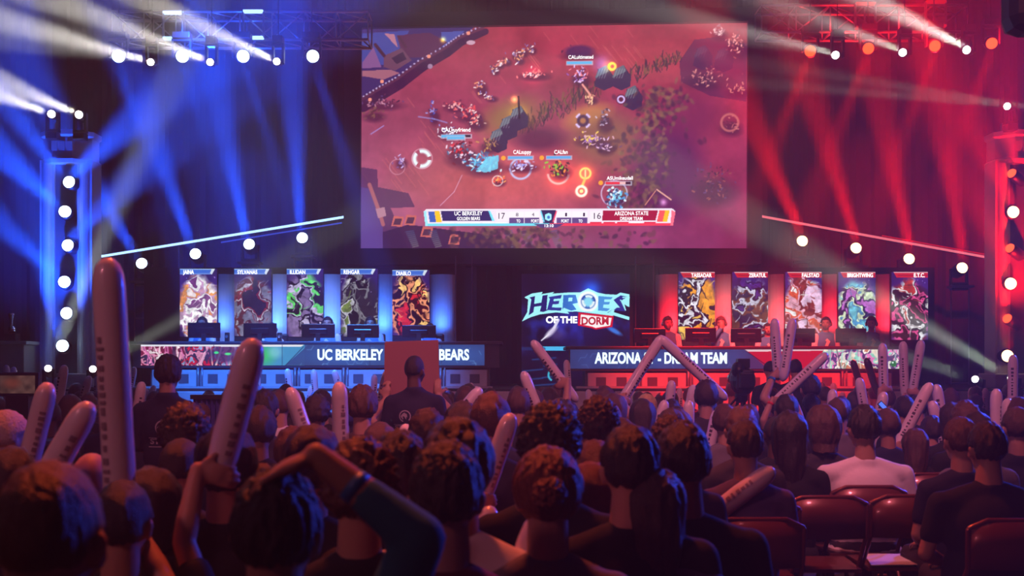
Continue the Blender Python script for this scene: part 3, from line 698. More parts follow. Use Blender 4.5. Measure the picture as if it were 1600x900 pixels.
c.line(LG((1010, 440), (1130, 345)), 2.2, (165, 250, 255)); c.line(LG((1175, 270), (1250, 330), (1268, 240), (1200, 240)), 2, (165, 250, 255))
c.poly(LG((718, 402), (1100, 440), (1085, 560), (1000, 572), (905, 590), (860, 572), (712, 545)), (214, 18, 44)); c.poly(LG((745, 425), (1078, 462), (1062, 545), (990, 556), (905, 572), (868, 556), (738, 530)), (255, 248, 246))
c.poly(LG((700, 392), (1090, 440), (1110, 420), (950, 396)), (165, 250, 255))
M['logo'] = screen_mat('logo_picture', 1.15)
part('logo_picture', localise(c.mesh('logo_picture', [P(815, 428, YL), P(984, 428, YL), P(815, 604, YL), P(984, 604, YL)]), ls), M['logo'], ls)
M['red_txt'] = emis('red_letters', lin((200, 20, 44)), 1)
text_on(ls, 'OF THE', 853, 902, 504.5, 494.5, YL-.02, M['white'], .006)
text_on(ls, 'DORM', 908.5, 951, 507, 495.5, YL-.02, M['red_txt'], .006)
lf = MB(); a = P(809, 422, YL); b = P(989, 604, YL); lf.box((a.x, YL+.01, DZ), (b.x, YL+.12, a.z))
part('cabinet', lf, M['matte'], ls)
for i, x in enumerate((712, 738, 993, 1021)):
    p = P(x, 425, 19.4)
    single('stage_pole', MB().tube((p.x, 19.4, DZ), (p.x, 19.4, P(0, 400, 19.4).z), .012), M['pole'], ['thin upright pole at the inner end of the blue desk, outer one', 'thin upright pole at the inner end of the blue desk, nearer the logo', 'thin upright pole beside the logo wall', 'thin upright pole between the logo wall and the red posters'][i], 'pole')

# ------------------------------------------------------------------ posters and pillars
YP = 19.5
PALS = [('gold and white', ((250, 236, 236), (232, 150, 70), (196, 150, 190), (255, 255, 255), (120, 60, 120)), 0), ('grey and dark red', ((120, 120, 150), (90, 40, 50), (180, 180, 200), (130, 40, 50), (40, 30, 50)), 0), ('black and green', ((30, 20, 40), (100, 220, 110), (200, 190, 230), (20, 14, 30), (130, 110, 160)), 0),
        ('black and silver', ((40, 34, 50), (120, 120, 130), (20, 16, 30), (190, 190, 200), (110, 130, 60)), 0), ('fiery red', ((220, 40, 50), (60, 10, 20), (240, 150, 110), (30, 8, 20), (250, 200, 120)), 0),
        ('gold and black', ((245, 160, 40), (24, 16, 40), (235, 235, 245), (30, 20, 50), (250, 200, 90)), 1), ('dark violet and brown', ((40, 24, 60), (110, 60, 40), (200, 200, 220), (30, 16, 50), (80, 40, 130)), 1), ('white and orange', ((255, 255, 255), (224, 90, 50), (235, 170, 190), (140, 50, 40), (240, 200, 230)), 1),
        ('turquoise', ((110, 205, 225), (70, 150, 200), (220, 240, 200), (40, 40, 80), (190, 110, 200)), 1), ('brown, pink and black', ((60, 30, 30), (220, 80, 140), (30, 20, 26), (230, 230, 230), (190, 60, 40)), 1)]
NM = ['JAINA', 'SYLVANAS', 'ILLIDAN', 'REHGAR', 'DIABLO', 'TASSADAR', 'ZERATUL', 'FALSTAD', 'BRIGHTWING', 'E.T.C.']
TX = [(286, 303), (371, 402), (453, 477), (537, 562), (619, 642), (1080, 1112), (1170, 1197), (1253, 1280), (1324, 1364), (1428, 1445)]
RC = [(281, 339, 420, 526), (366, 424, 420, 525), (448, 505, 420, 526), (532, 590, 420, 526), (613, 671, 422, 524), (1060, 1117, 425, 531), (1144, 1200, 425, 531), (1227, 1284, 425, 531), (1310, 1368, 425, 531), (1393, 1450, 425, 531)]
M['post'] = screen_mat('poster_picture', 1.0)
for i, (x0, x1, y0, y1) in enumerate(RC):
    nm, pal, red = PALS[i]; sd = 'red' if red else 'blue'
    pos = ORD[i % 5]+(' from the outer end' if not red else ' from the logo wall')
    t = thing('poster_screen', f'tall {nm} poster screen behind the {sd} desk, {pos}', 'poster screen', tuple(P((x0+x1)/2, y1, YP)))
    part('cabinet', MB().box((P(x0, 0, YP).x, YP+.01, DZ+.02), (P(x1, 0, YP).x, YP+.10, P(0, y0, YP).z)), M['matte'], t)
    c = Canvas(x0, y0, x1, y1, 2.0, (34, 22, 84)); cx = (x0+x1)/2; cyy = (y0+y1)/2
    c.img = lp((26, 20, 70), (74, 44, 150), (c.Y-y0)/(y1-y0)*0+np.clip(c.n(26, 30+i), 0, 1))
    # a plain abstract swirl of the poster's own colours
    n1, n2 = c.n(24, 50+i, 4), c.n(24, 80+i, 4)
    wx = c.X+(n1-.5)*38; wy = c.Y+(n2-.5)*38
    body = np.clip(1.25-np.hypot((c.X-cx)/(29+14*(n1-.5)), (c.Y-cyy-12)/(50+30*(n2-.5))), 0, .25)*4
    f = vnoise(wx, wy, 21, 100+i, 3); idx = np.clip(((f-.28)/.44*5), 0, 4.99)
    pa = np.array(pal, float); lo = np.floor(idx).astype(int); fr_ = np.clip((idx-lo-.75)*4, 0, 1)[..., None]
    colr = pa[lo]*(1-fr_)+pa[np.minimum(lo+1, 4)]*fr_
    colr = colr*(.7+.6*c.n(5, 120+i))[..., None]
    c.img = c.img*(1-body[..., None])+colr*body[..., None]
    g = random.Random(i*5+1)
    for k in range(16):
        x = g.uniform(x0+4, x1-4); y = g.uniform(y0+16, y1-6); a = g.uniform(0, 6.3); L = g.uniform(3, 11); tt = a+g.uniform(-.8, .8)
        c.line([(x, y), (x+L*math.cos(a), y+L*math.sin(a)), (x+L*math.cos(a)+L*.7*math.cos(tt), y+L*math.sin(a)+L*.7*math.sin(tt))], g.uniform(.8, 2.2), g.choice(pal), .75, .4)
    for k in range(7): c.ell(g.uniform(x0, x1), g.uniform(y0+12, y0+40), .7, .7, (190, 170, 255), .8)
    if not red:
        c.poly([(x0, y0), (x1-3, y0), (x1-8, y0+9), (x0, y0+9)], (60, 116, 225)); c.poly([(x0, y0), (x1-3, y0), (x1-4, y0+1.4), (x0, y0+1.4)], (170, 205, 250)); c.poly([(x1-8, y0), (x1-3, y0), (x1-8, y0+9), (x1-11, y0+7)], (225, 238, 255)); c.poly([(x0, y0+7), (x1-10, y0+7), (x1-11, y0+9), (x0, y0+9)], (110, 150, 235))
    else:
        c.poly([(x0+3, y0), (x1, y0), (x1, y0+9), (x0+8, y0+9)], (212, 34, 44)); c.poly([(x0+3, y0), (x1, y0), (x1, y0+1.4), (x0+4, y0+1.4)], (240, 190, 195)); c.poly([(x0+10, y0+5), (x1, y0+5), (x1, y0+6), (x0+10, y0+6)], (140, 20, 40))
    part('poster_picture', localise(c.mesh('poster_picture', [P(x0, y0, YP-.01), P(x1, y0, YP-.01), P(x0, y1, YP-.01), P(x1, y1, YP-.01)]), t), M['post'], t)
    a, b = TX[i]; text_on(t, NM[i], a, b, y0+8, y0+2, YP-.03, M['white'], .002, name='name_lettering')
PIL = [(353, 0), (436, 0), (519, 0), (601, 0), (691, 0), (1047, 1), (1131, 1), (1214, 1), (1297, 1), (1380, 1)]
for i, (x, red) in enumerate(PIL):
    p = P(x, 430, 19.85); r = .25 if i != 4 else .23
    t = thing('drum_pillar', f'white drum pillar lit {"red" if red else "blue"} between the poster screens, {ORD[i % 5]} from the {"logo wall" if red else "outer end"}', 'pillar', (p.x, 19.85, DZ))
    part('fabric_drum', MB().lathe([(r, DZ+.04), (r, p.z)], (p.x, 19.85, 0), None, 28), M['drum'], t, False)
    part('base_ring', MB().lathe([(r+.03, DZ), (r+.03, DZ+.05), (r+.01, DZ+.06)], (p.x, 19.85, 0), None, 24), M['black'], t)
    q = Vector((p.x+(.0), 19.40, DZ+.25))
    spot(Vector((p.x, 19.2, DZ+.9)), Vector((p.x, 19.85, 2.6)), (.05, .18, 1) if not red else (1, .01, .02), 26 if not red else 34, 110, .9, .06)
# backdrop board behind the posters
for x0, x1, nm in ((225, 745, 'blue'), (1030, 1460, 'red')):
    a = P(x0, 418, 20.15); b = P(x1, 418, 20.15)
    single('backing_wall', MB().box((a.x, 20.15, DZ), (b.x, 20.25, a.z)), M['matte'], f'low black backing wall behind the {nm} posters', 'panel')

# ------------------------------------------------------------------ player desks
def desk(xa, xb, ya, yb, Yf, nm, xa_led, xb_led, y0l, y1l, canv, texts, mods):
    t = thing('player_desk', f'long {nm}-lit player desk with a glowing video front', 'desk', tuple(P((xa+xb)/2, 620, Yf)))
    top = MB(); A = P(xa, ya, Yf); B = P(xb, yb, Yf); zt = (A.z+B.z)/2
    top.box((A.x-.05, Yf-.10, zt-.05), (B.x+.05, Yf+.85, zt)); part('desk_top', top, M['deck'], t, bevel=.012)
    a = P(xa_led, y0l, Yf-.03); b = P(xb_led, y1l, Yf-.03)
    fr = MB().box((A.x, Yf-.02, b.z-.035), (B.x, Yf+.1, zt-.05)); part('front_band', fr, M['deck'], t)
    part('video_front', localise(canv.mesh('video_front', [P(xa_led, y0l, Yf-.03), P(xb_led, y0l, Yf-.03), P(xa_led, y1l, Yf-.03), P(xb_led, y1l, Yf-.03)]), t), M['desk_pic'], t)
    for args in texts: text_on(t, *args[:5], Yf-.06, M['textblue'], .008)
    z1 = b.z-.035; inset = .25
    part('desk_body', MB().box((A.x+inset, Yf+.05, DZ), (B.x-inset*.6, Yf+.8, z1)), M['casedark'], t)
    L = (B.x-inset*.6)-(A.x+inset); n = mods; w_ = L/n
    for k in range(n):
        x0 = A.x+inset+k*w_; 
        m = MB().box((x0+.03, Yf+.0, DZ+.02), (x0+w_-.03, Yf+.05, z1-.03)); q = part('front_module', m, M['case'], t, bevel=.012)
        for f in (.30, .70):
            cx_ = x0+w_*f; part('square_recess', MB().box((cx_-.075, Yf-.006, z1-.235), (cx_+.075, Yf+.004, z1-.095)), M['casedark'], q)
        if k:
            for dx, rr in ((0, .022), (.06, .015)): part('divider_post', MB().tube((x0+dx, Yf-.01, DZ), (x0+dx, Yf-.01, z1), rr, n=10), M['pole'], t, True)
    part('skirt', MB().box((A.x+.1, Yf-.25, DZ), (B.x-.1, Yf+.0, DZ+.025)), M['case'], t)
    return zt
M['desk_pic'] = screen_mat('desk_picture', 1.0)
def hexes(c, x0, x1, y0, y1, seed, col):
    g = random.Random(seed)
    for k in range(int((x1-x0)/9)):
        x = g.uniform(x0, x1); y = g.uniform(y0, y1); a = g.choice((0, 1, 2))*math.pi/3; pts = [(x, y)]
        for j in range(g.choice((1, 2, 3))):
            x += 7*math.cos(a); y += 7*math.sin(a); pts.append((x, y)); a += g.choice((-1, 1))*math.pi/3
        c.line(pts, .9, col, .7)
c = Canvas(220, 538, 757, 571, 2.0, (44, 74, 140))
c.img = lp((52, 92, 160), (42, 66, 130), np.clip((c.X-480)/270, 0, 1)); c.img *= (.9+.2*c.n(30, 3))[..., None]
art = c.X < 378; f = vnoise(c.X+30*c.n(14, 4), c.Y+26*c.n(10, 5), 20, 6, 3); pa = np.array(((250, 235, 240), (120, 30, 70), (235, 150, 190), (60, 50, 90), (200, 30, 60), (150, 170, 220)), float)
idx = np.clip((f-.25)/.5*6, 0, 5.99).astype(int); colr = pa[idx]*(.75+.5*c.n(5, 8))[..., None]
c.blend(art*1.0, (60, 40, 80)); c.img = np.where(art[..., None], colr, c.img)
for k in range(26):
    x = rs.uniform(222, 376); c.line([(x, 538), (x+rs.uniform(-16, 22), 571)], rs.uniform(1, 3.5), rs.choice(((255, 240, 245), (230, 120, 190), (60, 40, 80), (250, 220, 225))), .8)
c.ell(352, 553, 26, 14, (74, 50, 110), .8, .5); c.ell(338, 551, 4, 2, (70, 240, 150), 1, .5); c.ell(356, 553, 5, 2, (90, 240, 150), 1, .5)
g1 = (c.X > 378)*(c.X < 476)*1.0; c.blend(g1*.85, (70, 165, 215)); c.ell(408, 555, 18, 14, (60, 220, 90), .8, 1.2); c.ell(430, 550, 10, 9, (150, 225, 235), .6, 1); c.ell(385, 548, 16, 12, (120, 90, 200), .6, 1)
c.poly([(480, 540), (476, 544), (446, 571), (757, 571), (757, 538), (482, 538)], (46, 72, 136), .9); c.poly([(220, 538), (476, 538), (470, 542), (220, 541)], (240, 244, 255)); c.line([(474, 542), (446, 571)], 1, (26, 40, 90))
hexes(c, 470, 750, 542, 569, 2, (110, 160, 220)); c.ell(546, 555, 60, 14, (60, 130, 230), .5, 1.2); c.ell(700, 555, 50, 14, (60, 130, 230), .4, 1.2)
for x in (334, 441, 578, 690): c.line([(x, 538), (x, 571)], .8, (24, 34, 80), .7)
zL = desk(208, 780, 530, 537, 17.3, 'blue', 220, 757, 538, 571, c, [('UC BERKELEY', 496, 599, 562, 546), ('GOLDEN BEARS', 612, 733, 562, 546)], 7)
c = Canvas(891, 541, 1408, 576, 2.0, (50, 62, 120))
c.img *= (.9+.2*c.n(24, 13))[..., None]; c.poly([(1160, 541), (1408, 541), (1408, 576), (1200, 576), (1178, 556)], (206, 22, 44)); c.poly([(1160, 541), (1300, 541), (1300, 546), (1168, 548)], (240, 205, 210)); c.line([(1165, 546), (1205, 576)], 1.2, (60, 20, 60)); c.poly([(1168, 560), (1178, 556), (1200, 576), (1150, 576)], (96, 34, 80), .5)
f = vnoise(c.X+26*c.n(14, 24), c.Y+24*c.n(10, 25), 19, 26, 3); pa = np.array(((240, 225, 205), (150, 220, 200), (230, 130, 190), (90, 60, 120), (245, 235, 225), (200, 120, 90)), float)
idx = np.clip((f-.25)/.5*6, 0, 5.99).astype(int); colr = pa[idx]*(.75+.5*c.n(5, 28))[..., None]; art = c.X > 1290-(c.Y-541)*.6; c.img = np.where(art[..., None], colr, c.img)
for k in range(18): x = rs.uniform(1290, 1406); c.line([(x, 541), (x+rs.uniform(-18, 18), 576)], rs.uniform(.8, 2.4), rs.choice(((220, 110, 200), (250, 240, 230), (80, 50, 90), (150, 230, 210))), .7)
c.ell(1396, 568, 4.5, 5, (20, 120, 60), 1, .4); c.ell(1395, 566, 1.5, 1.5, (230, 255, 240)); c.poly([(1292, 541), (1408, 541), (1408, 543.5), (1290, 543.5)], (250, 245, 250))
hexes(c, 895, 1150, 544, 572, 5, (84, 110, 180)); c.ell(985, 559, 62, 14, (50, 100, 200), .35, 1.2); c.ell(1085, 560, 55, 14, (50, 110, 200), .35, 1.2)
zR = desk(889, 1412, 540, 542, 17.3, 'red', 891, 1408, 543, 576, c, [('ARIZONA ST - DREAM TEAM', 929, 1136, 567.5, 551)], 6)
M['trim_b'] = emis('edge_glow_blue', (.02, .1, 1), .6)

# monitors
MO = [(293, 344, 504), (380, 432, 505), (471, 523, 506), (542, 592, 507), (628, 681, 508), (991, 1040, 513), (1071, 1119, 512), (1142, 1190, 513), (1225, 1274, 513), (1306, 1354, 513)]
for i, (x0, x1, yt) in enumerate(MO):
    z0 = zL if i < 5 else zR; Ym = 17.55; a = P(x0, yt, Ym); b = P(x1, yt, Ym); cx = (a.x+b.x)/2
    sd = 'blue' if i < 5 else 'red'
    t = thing('computer_monitor', f'black computer monitor seen from behind on the {sd} desk, {ORD[i % 5]} from the {"outer end" if i < 5 else "logo wall"}', 'monitor', (cx, Ym, z0))
    sh = MB().box((a.x, Ym, z0+.06), (b.x, Ym+.035, a.z)); part('panel', sh, M['gloss'], t, bevel=.008)
    part('rear_bulge', MB().box((cx-.14, Ym-.03, z0+.12), (cx+.14, Ym+.01, a.z-.07)), M['gloss'], t, bevel=.015)
    part('stand', MB().box((cx-.035, Ym-.025, z0), (cx+.035, Ym, z0+.16)).box((cx-.10, Ym-.09, z0), (cx+.10, Ym+.08, z0+.012)), M['black'], t, bevel=.004)
# small things on the desks
for i, (x, lab) in enumerate(((355, 'small dark speaker on the blue desk between the first two monitors'), (437, 'small dark speaker on the blue desk beside the second monitor'), (1207, 'small dark speaker on the red desk beside the third monitor'))):
    z0 = zL if i < 2 else zR; p = P(x, 530, 17.5)
    t = thing('desk_speaker', lab, 'speaker', (p.x, 17.5, z0)); part('cabinet', MB().box((p.x-.03, 17.46, z0), (p.x+.03, 17.54, z0+.14)), M['black'], t, bevel=.006); part('speaker_cone', MB().lathe([(.024, 0), (.02, .004), (.008, -.002)], (p.x, 17.458, z0+.08), Vector((0, -1, 0)).to_track_quat('Z', 'Y'), 14), M['pole'], t)
for i, x in enumerate((282, 365, 452, 646, 770)):
    pass

# podium with trophy
p0 = P(-30, 533, 16.8); p1 = P(44, 533, 16.8)
t = thing('podium', 'grey podium block at the outer edge of the stage holding a trophy', 'podium', ((p0.x+p1.x)/2, 16.9, DZ))
part('body', MB().box((p0.x+.04, 16.8, DZ), (p1.x-.06, 17.4, p0.z-.05)), M['podium'], t, bevel=.01)
part('top', MB().box((p0.x, 16.74, p0.z-.05), (p1.x, 17.46, p0.z)), M['podium'], t, bevel=.01)
p = P(19, 533, 16.95)
t = thing('trophy', 'small silver trophy on a dark plinth standing on the grey podium', 'trophy', tuple(p))
part('plinth', MB().box((p.x-.085, 16.87, p.z), (p.x+.085, 17.03, p.z+.11)), M['black'], t, bevel=.005)
part('orb', MB().ell((p.x, 16.95, p.z+.17), (.055, .055, .06)), M['silver'], t, True)
part('column', MB().lathe([(.03, .10), (.018, .2), (.022, .3), (.045, .38), (.05, .40), (.02, .42)], (p.x-.01, 16.95, p.z), None, 14), M['silver'], t, True)
# ------------------------------------------------------------------ people
V = Vector
def hand(mb, wrist, u, n, curl=.9, s=1.0, thumb_side=1, spread=.1):
    """palm from the wrist along u, palm faces n; fingers curl towards n"""
    u = u.normalized(); n = (n-u*n.dot(u)).normalized(); sd = u.cross(n)
    q = Matrix((sd, u, n)).transposed().to_quaternion()
    mb.ell(wrist+u*.045*s, (.042*s, .052*s, .017*s), q, 14, 8)
    for k in range(4):
        o = (k-1.5)*.020*s; p = wrist+u*(.078-.004*abs(k-1.2))*s+sd*o; L = (.036, .041, .038, .030)[k]*s
        a = curl*.45; d = (u*math.cos(a)+n*math.sin(a)+sd*o*spread*20).normalized(); r = .0098*s
        for j in range(3):
            e = p+d*L; mb.cap(p, e, r, r*.92, 8); p = e; L *= .72; r *= .93
            a += curl; d = (u*math.cos(a)+n*math.sin(a)).normalized()
    b = wrist+u*.022*s+sd*thumb_side*.032*s; d = (u*.55+sd*thumb_side*.75+n*.35).normalized()
    m = b+d*.040*s; mb.cap(b, m, .0145*s, .0115*s, 8); d2 = (u*.75+sd*thumb_side*(.35-.5*min(curl, 1))+n*.55*min(1, curl+.3)).normalized(); mb.cap(m, m+d2*.036*s, .011*s, .009*s, 8)
def ik(S, W, l1, l2, pole):
    d = W-S; L = min(d.length, (l1+l2)*.995); dn = d.normalized(); a = (l1*l1-l2*l2+L*L)/(2*L); h = math.sqrt(max(l1*l1-a*a, 0))
    pl = (pole-dn*pole.dot(dn)).normalized(); return S+dn*a+pl*h, S+dn*L
def person_geo(stand=False, arms=(None, None), head_turn=0.0, wide=1.0, voxel=.012, sleeve='short', nod=0.0, collar=False, headk=1.0):
    """arms: None = resting in the lap, or dict(w=wrist, u=hand dir, n=palm dir, pole=, curl=); hip at the origin, facing +Y"""
    sk, sh, tr, so = MB(), MB(), MB(), MB()
    Hq = Matrix.Rotation(head_turn, 4, 'Z') @ Matrix.Rotation(nod, 4, 'X'); hc = V((0, .02, .70))
    def H(x, y, z): return hc+Hq @ V((x, y, z+.10))*headk-Hq @ V((0, 0, .10))
    hq = Hq.to_quaternion()
    sk.ell(H(0, 0, .01), (.074*headk, .094*headk, .105*headk), hq, 24, 16); sk.ell(H(0, .030, -.055), (.054*headk, .062*headk, .058*headk), hq, 18, 12)
    sk.ell(H(0, .052, -.090), (.026*headk, .026*headk, .018*headk), hq); sk.cap(H(0, .088, .012), H(0, .108, -.030), .009, .0135, 8); sk.ell(H(0, .098, -.034), (.018*headk, .012*headk, .010*headk), hq, 10, 8)
    sk.cap(H(-.035, .078, .030), H(.035, .078, .030), .014, .014, 8); sk.ell(H(0, .086, -.058), (.026*headk, .012*headk, .012*headk), hq, 10, 8)
    for s in (-1, 1):
        sk.ell(H(s*.077, -.008, -.008), (.011*headk, .020*headk, .032*headk), hq, 12, 8); sk.ell(H(s*.084, -.012, .002), (.008*headk, .016*headk, .022*headk), hq, 10, 8); sk.ell(H(s*.042, .066, -.030), (.024*headk, .020*headk, .026*headk), hq, 10, 8)
    sk.cap(V((0, -.01, .50)), H(0, -.025, -.05), .060*min(wide, 1.15), .054, 16)
    sk.ell((0, 0, .33), (.15*wide, .09*wide, .17)); sk.cap((-.13*wide, 0, .455), (.13*wide, 0, .455), .05, .05); sk.ell((0, 0, .05), (.14*wide, .10*wide, .13))
    W = wide
    sh.ell((0, .0, .33), (.178*W, .118*W, .19), None, 24, 14); sh.ell((0, .005, .13), (.165*W, .122*W, .20), None, 24, 14); sh.ell((0, 0, -.02), (.172*W, .125*W, .10), None, 24, 12)
    sh.cap((-.135*W, -.008, .448), (.135*W, -.008, .448), .068, .068, 16)
    for s in (-1, 1): sh.cap((s*.145*W, -.008, .452), (s*.035, -.012, .505), .058, .058, 14)
    sh.lathe([(.070, .47), (.072, .53), (.064, .545)], (0, -.012, 0), None, 20)
    if collar: sh.lathe([(.070, .50), (.076, .56), (.070, .575)], (0, -.014, 0), None, 20)
    out = {}
    for i, s in enumerate((-1, 1)):
        S = V((s*.178*W, -.005, .445)); a = arms[i]
        if a is None:
            E = V((s*.225*W, .02, .20)); Wr = V((s*.12, .24, .12)); u = V((-s*.3, .9, -.1)); nn = V((0, 0, -1)); cu = .5
        else:
            Wr = V(a['w']); E, Wr = ik(S, Wr, a.get('l1', .285), a.get('l2', .255), V(a.get('pole', (s*1.0, -.2, -.6)))); u = V(a.get('u', (Wr-E))); nn = V(a.get('n', (0, 1, 0))); cu = a.get('curl', .9)
        out[i] = (S, E, Wr)
        sk.cap(S, E, .046, .038, 14); m = E.lerp(Wr, .3); sk.cap(E, m, .038, .040, 14); sk.cap(m, Wr, .040, .026, 14)
        hand(sk, Wr, u, nn, cu, 1.0, thumb_side=(a or {}).get('ts', -s))
        if sleeve == 'short':
            sh.cap(S, S.lerp(E, .62), .062, .056, 16)
        else:
            sh.cap(S, E, .062, .052, 16); sh.cap(E, E.lerp(Wr, {'long': .88, 'threequarter': .5}.get(sleeve, .25)), .052, .040, 14)
    for s in (-1, 1):
        if stand: h, k, an, ft = V((s*.09, 0, -.02)), V((s*.10, .01, -.45)), V((s*.10, -.02, -.85)), V((s*.11, .12, -.90))
        else: h, k, an, ft = V((s*.09, .02, .0)), V((s*.12, .43, .03)), V((s*.12, .40, -.38)), V((s*.13, .54, -.43))
        tr.cap(h, k, .092, .066, 14); tr.cap(k, an, .064, .048, 12)
        hl = an+V((0, -.03, (ft.z-an.z)*1.0)); so.cap(hl, ft, .042, .036, 12); so.cap(an+V((0, 0, -.0)), hl, .045, .045, 10)
        sk.cap(h, k, .07, .05); sk.cap(k, an, .05, .036)
    tr.ell((0, 0, -.0), (.165*W, .125*W, .12))
    r = dict(body=remesh(sk, voxel, 2), shirt=remesh(sh, max(voxel*1.5, .012), 5), trousers=remesh(tr, .02, 4), shoes=remesh(so, .018, 2))
    r['arms'] = out; r['H'] = H; r['hq'] = hq; r['hk'] = headk
    return r
HAIRCACHE = {}
def hair_geo(kind, seed, lod):
    """hair around a head whose centre is the origin, facing +Y"""
    key = (kind, seed, lod)
    if key in HAIRCACHE: return HAIRCACHE[key]
    bm = bmesh.new(); bmesh.ops.create_icosphere(bm, subdivisions=lod, radius=1)
    K = dict(short=((.086, .104, .114), .006, 26, -.070), crop=((.080, .099, .109), .002, 30, -.060), full=((.094, .112, .122), .009, 18, -.078), curly=((.096, .112, .122), .013, 34, -.070), spiky=((.087, .104, .114), .012, 36, -.065),
             bob=((.104, .112, .118), .006, 16, -.2), long=((.098, .110, .118), .007, 16, -.6), bun=((.092, .108, .116), .006, 20, -.075), cap=((.090, .108, .108), .0, 10, .0), knit=((.093, .108, .125), .003, 40, -.01))[kind]
    r, amp, fr, low = K; off = V((seed*3.7, seed*1.3, 0))
    for v in bm.verts:
        d = v.co.normalized(); x, y, z = d
        if kind in ('long', 'bob'):
            drop = .42 if kind == 'long' else .15
            if z < 0:
                t = -z; back = max(0, min(1, .75-y*1.1)); zz = -(.03+drop*t**1.0)*back-.06*t*(1-back)
                wd = 1-.05*t if kind == 'bob' else 1-.22*t
                h = math.hypot(x, y)+1e-6; k = max(h, .80) if t < .95 else h/.31*.8
                p = V((x/h*k*r[0]*wd, y/h*k*r[1]*(.95 if y < 0 else 1)-.010*t, zz+.01))
            else: p = V((x*r[0], y*r[1], z*r[2]))
        else: p = V((x*r[0], y*r[1], z*r[2]+.008))
        nz = mnoise.noise(V((p.x*fr*2.2, p.y*fr*2.2, p.z*fr*(.5 if kind not in ('curly', 'spiky') else 2))) + off)
        nz2 = mnoise.noise(V((p.x*fr*6, p.y*fr*6, p.z*fr*(1.2 if kind not in ('curly',) else 5))) - off)
        p += d*(amp*(nz*1.4+nz2*.7))
        p.y -= .012
        # hairline: tuck everything over the face and under the ears inside the head
        face = (p.y > .035 and p.z < .045) if kind not in ('cap', 'knit') else (p.z < (.02 if p.y > 0 else -.02))
        side = abs(p.x) > .05 and p.z < -.005 and -.045 < p.y and kind in ('short', 'crop', 'spiky', 'bun')
        if kind not in ('long', 'bob'):
            k = max(0, min(1, (p.z-(low-.020))/.060)); k = k*k*(3-2*k)
            if kind in ('cap', 'knit'): k = 1
            f_ = .70+.30*k
            if side: f_ = min(f_, .88)
            if face: f_ = .74
            p = V((p.x*f_, (p.y+.012)*f_-.012*f_, p.z if f_ > .72 else p.z*.9))
        elif face or side: p = V((p.x*.74, (p.y+.012)*.74, max(p.z, -.10)*.74))
        v.co = p+V((0, 0, .008))
    if kind == 'bun':
        b2 = bmesh.ops.create_icosphere(bm, subdivisions=max(3, lod-1), radius=.045)
        for v in b2['verts']:
            d = v.co.normalized(); v.co = d*.042*(1+.25*mnoise.noise(d*4+off))*1.0; v.co += V((.0, -.125, .015))
    for f in bm.faces: f.smooth = True
    me = bpy.data.meshes.new('hair'); bm.to_mesh(me); bm.free(); HAIRCACHE[key] = me; return me
GEO = {}
def objmat(o, m):
    if not o.data.materials: o.data.materials.append(m)
    o.material_slots[0].link = 'OBJECT'; o.material_slots[0].material = m
def add(name, me, m, parent, xf=None):
    o = bpy.data.objects.new(name, me); COL.objects.link(o); o.parent = parent
    if xf is not None: o.matrix_basis = xf
    objmat(o, m); return o
def solve(px, py, w, H=1.30, hw=.172, s=None):
    k = (py-HY)/F
    if s is None: s = EYE/(H+k*F*hw/w)
    Y = F*hw*s/w; return (px-CX)/F*Y, Y, s
STAND_HIP, SIT_HIP = .93, .48
PEOPLE = []
def person(px, py, w, hair='short', hc='dark', shirt='black', label='', group=None, skin=0, stand=False, arms=(None, None), rz=0.0, wide=1.0, turn=0.0, seed=1, lod=4, voxel=None,
           sleeve='short', nod=0.0, legs='charcoal', eyes=False, at=None, collar=False, hw=.172, s=None, headk=1.0):
    hip = STAND_HIP if stand else SIT_HIP; top = hip+.82
    if at is None: X, Y, s = solve(px, py, w, top, hw, s); base = 0
    else: X, Y, base, s = at
    if voxel is None: voxel = .007 if Y < 4 else .010 if Y < 8 else .014
    arms_l = []
    t = thing('person', label, 'person', (X, Y, base), rz, group, s)
    inv = (Matrix.Translation((X, Y, base)) @ Matrix.Rotation(rz, 4, 'Z') @ Matrix.Scale(s, 4)).inverted()
    hp = V((0, 0, hip))
    for a in arms:
        if isinstance(a, dict) and 'world' in a:      # wrist etc. given in the hall's own coordinates
            a = dict(a); a['w'] = inv @ V(a['world'])-hp; R3 = Matrix.Rotation(-rz, 3, 'Z')
            for k in ('u', 'n', 'pole'):
                if k in a: a[k] = R3 @ V(a[k])
        arms_l.append(a)
    custom = any(a is not None for a in arms_l)
    key = None if custom else (stand, round(turn, 2), wide, voxel, sleeve, round(nod, 2), collar, headk)
    g = GEO.get(key) if key else None
    if g is None:
        g = person_geo(stand, arms_l, turn, wide, voxel, sleeve, nod, collar, headk)
        for k in ('body', 'shirt', 'trousers', 'shoes'): g[k].name = k
        if key: GEO[key] = g
    T = Matrix.Translation(hp)
    add('body', g['body'], SKIN[skin], t, T); sh = add('shirt', g['shirt'], SHIRT[shirt], t, T)
    add('trousers', g['trousers'], SHIRT[legs], t, T); add('shoes', g['shoes'], M['shoe'], t, T)
    hm = T @ Matrix.Translation(g['H'](0, 0, .008)) @ g['hq'].to_matrix().to_4x4() @ Matrix.Scale(headk, 4)
    if hair != 'bald':
        nm = {'cap': 'cap', 'knit': 'knit_cap'}.get(hair, 'hair')
        add(nm, hair_geo(hair, seed, lod), HAIR[hc], t, hm)
    if eyes:
        e = MB()
        for sx in (-1, 1): e.ell((sx*.032, .083, .008), (.011, .009, .007), None, 10, 8)
        eo = add('eyes', e.mesh('eyes', True), M['eye'], t, hm)
        add('mouth', MB().ell((0, .098, -.066), (.022, .006, .006), None, 10, 6).mesh('mouth', True), M['lip'], t, hm)
    PEOPLE.append((t, X, Y, s, stand)); t['_x'] = 0; del t['_x']
    return t, g, T
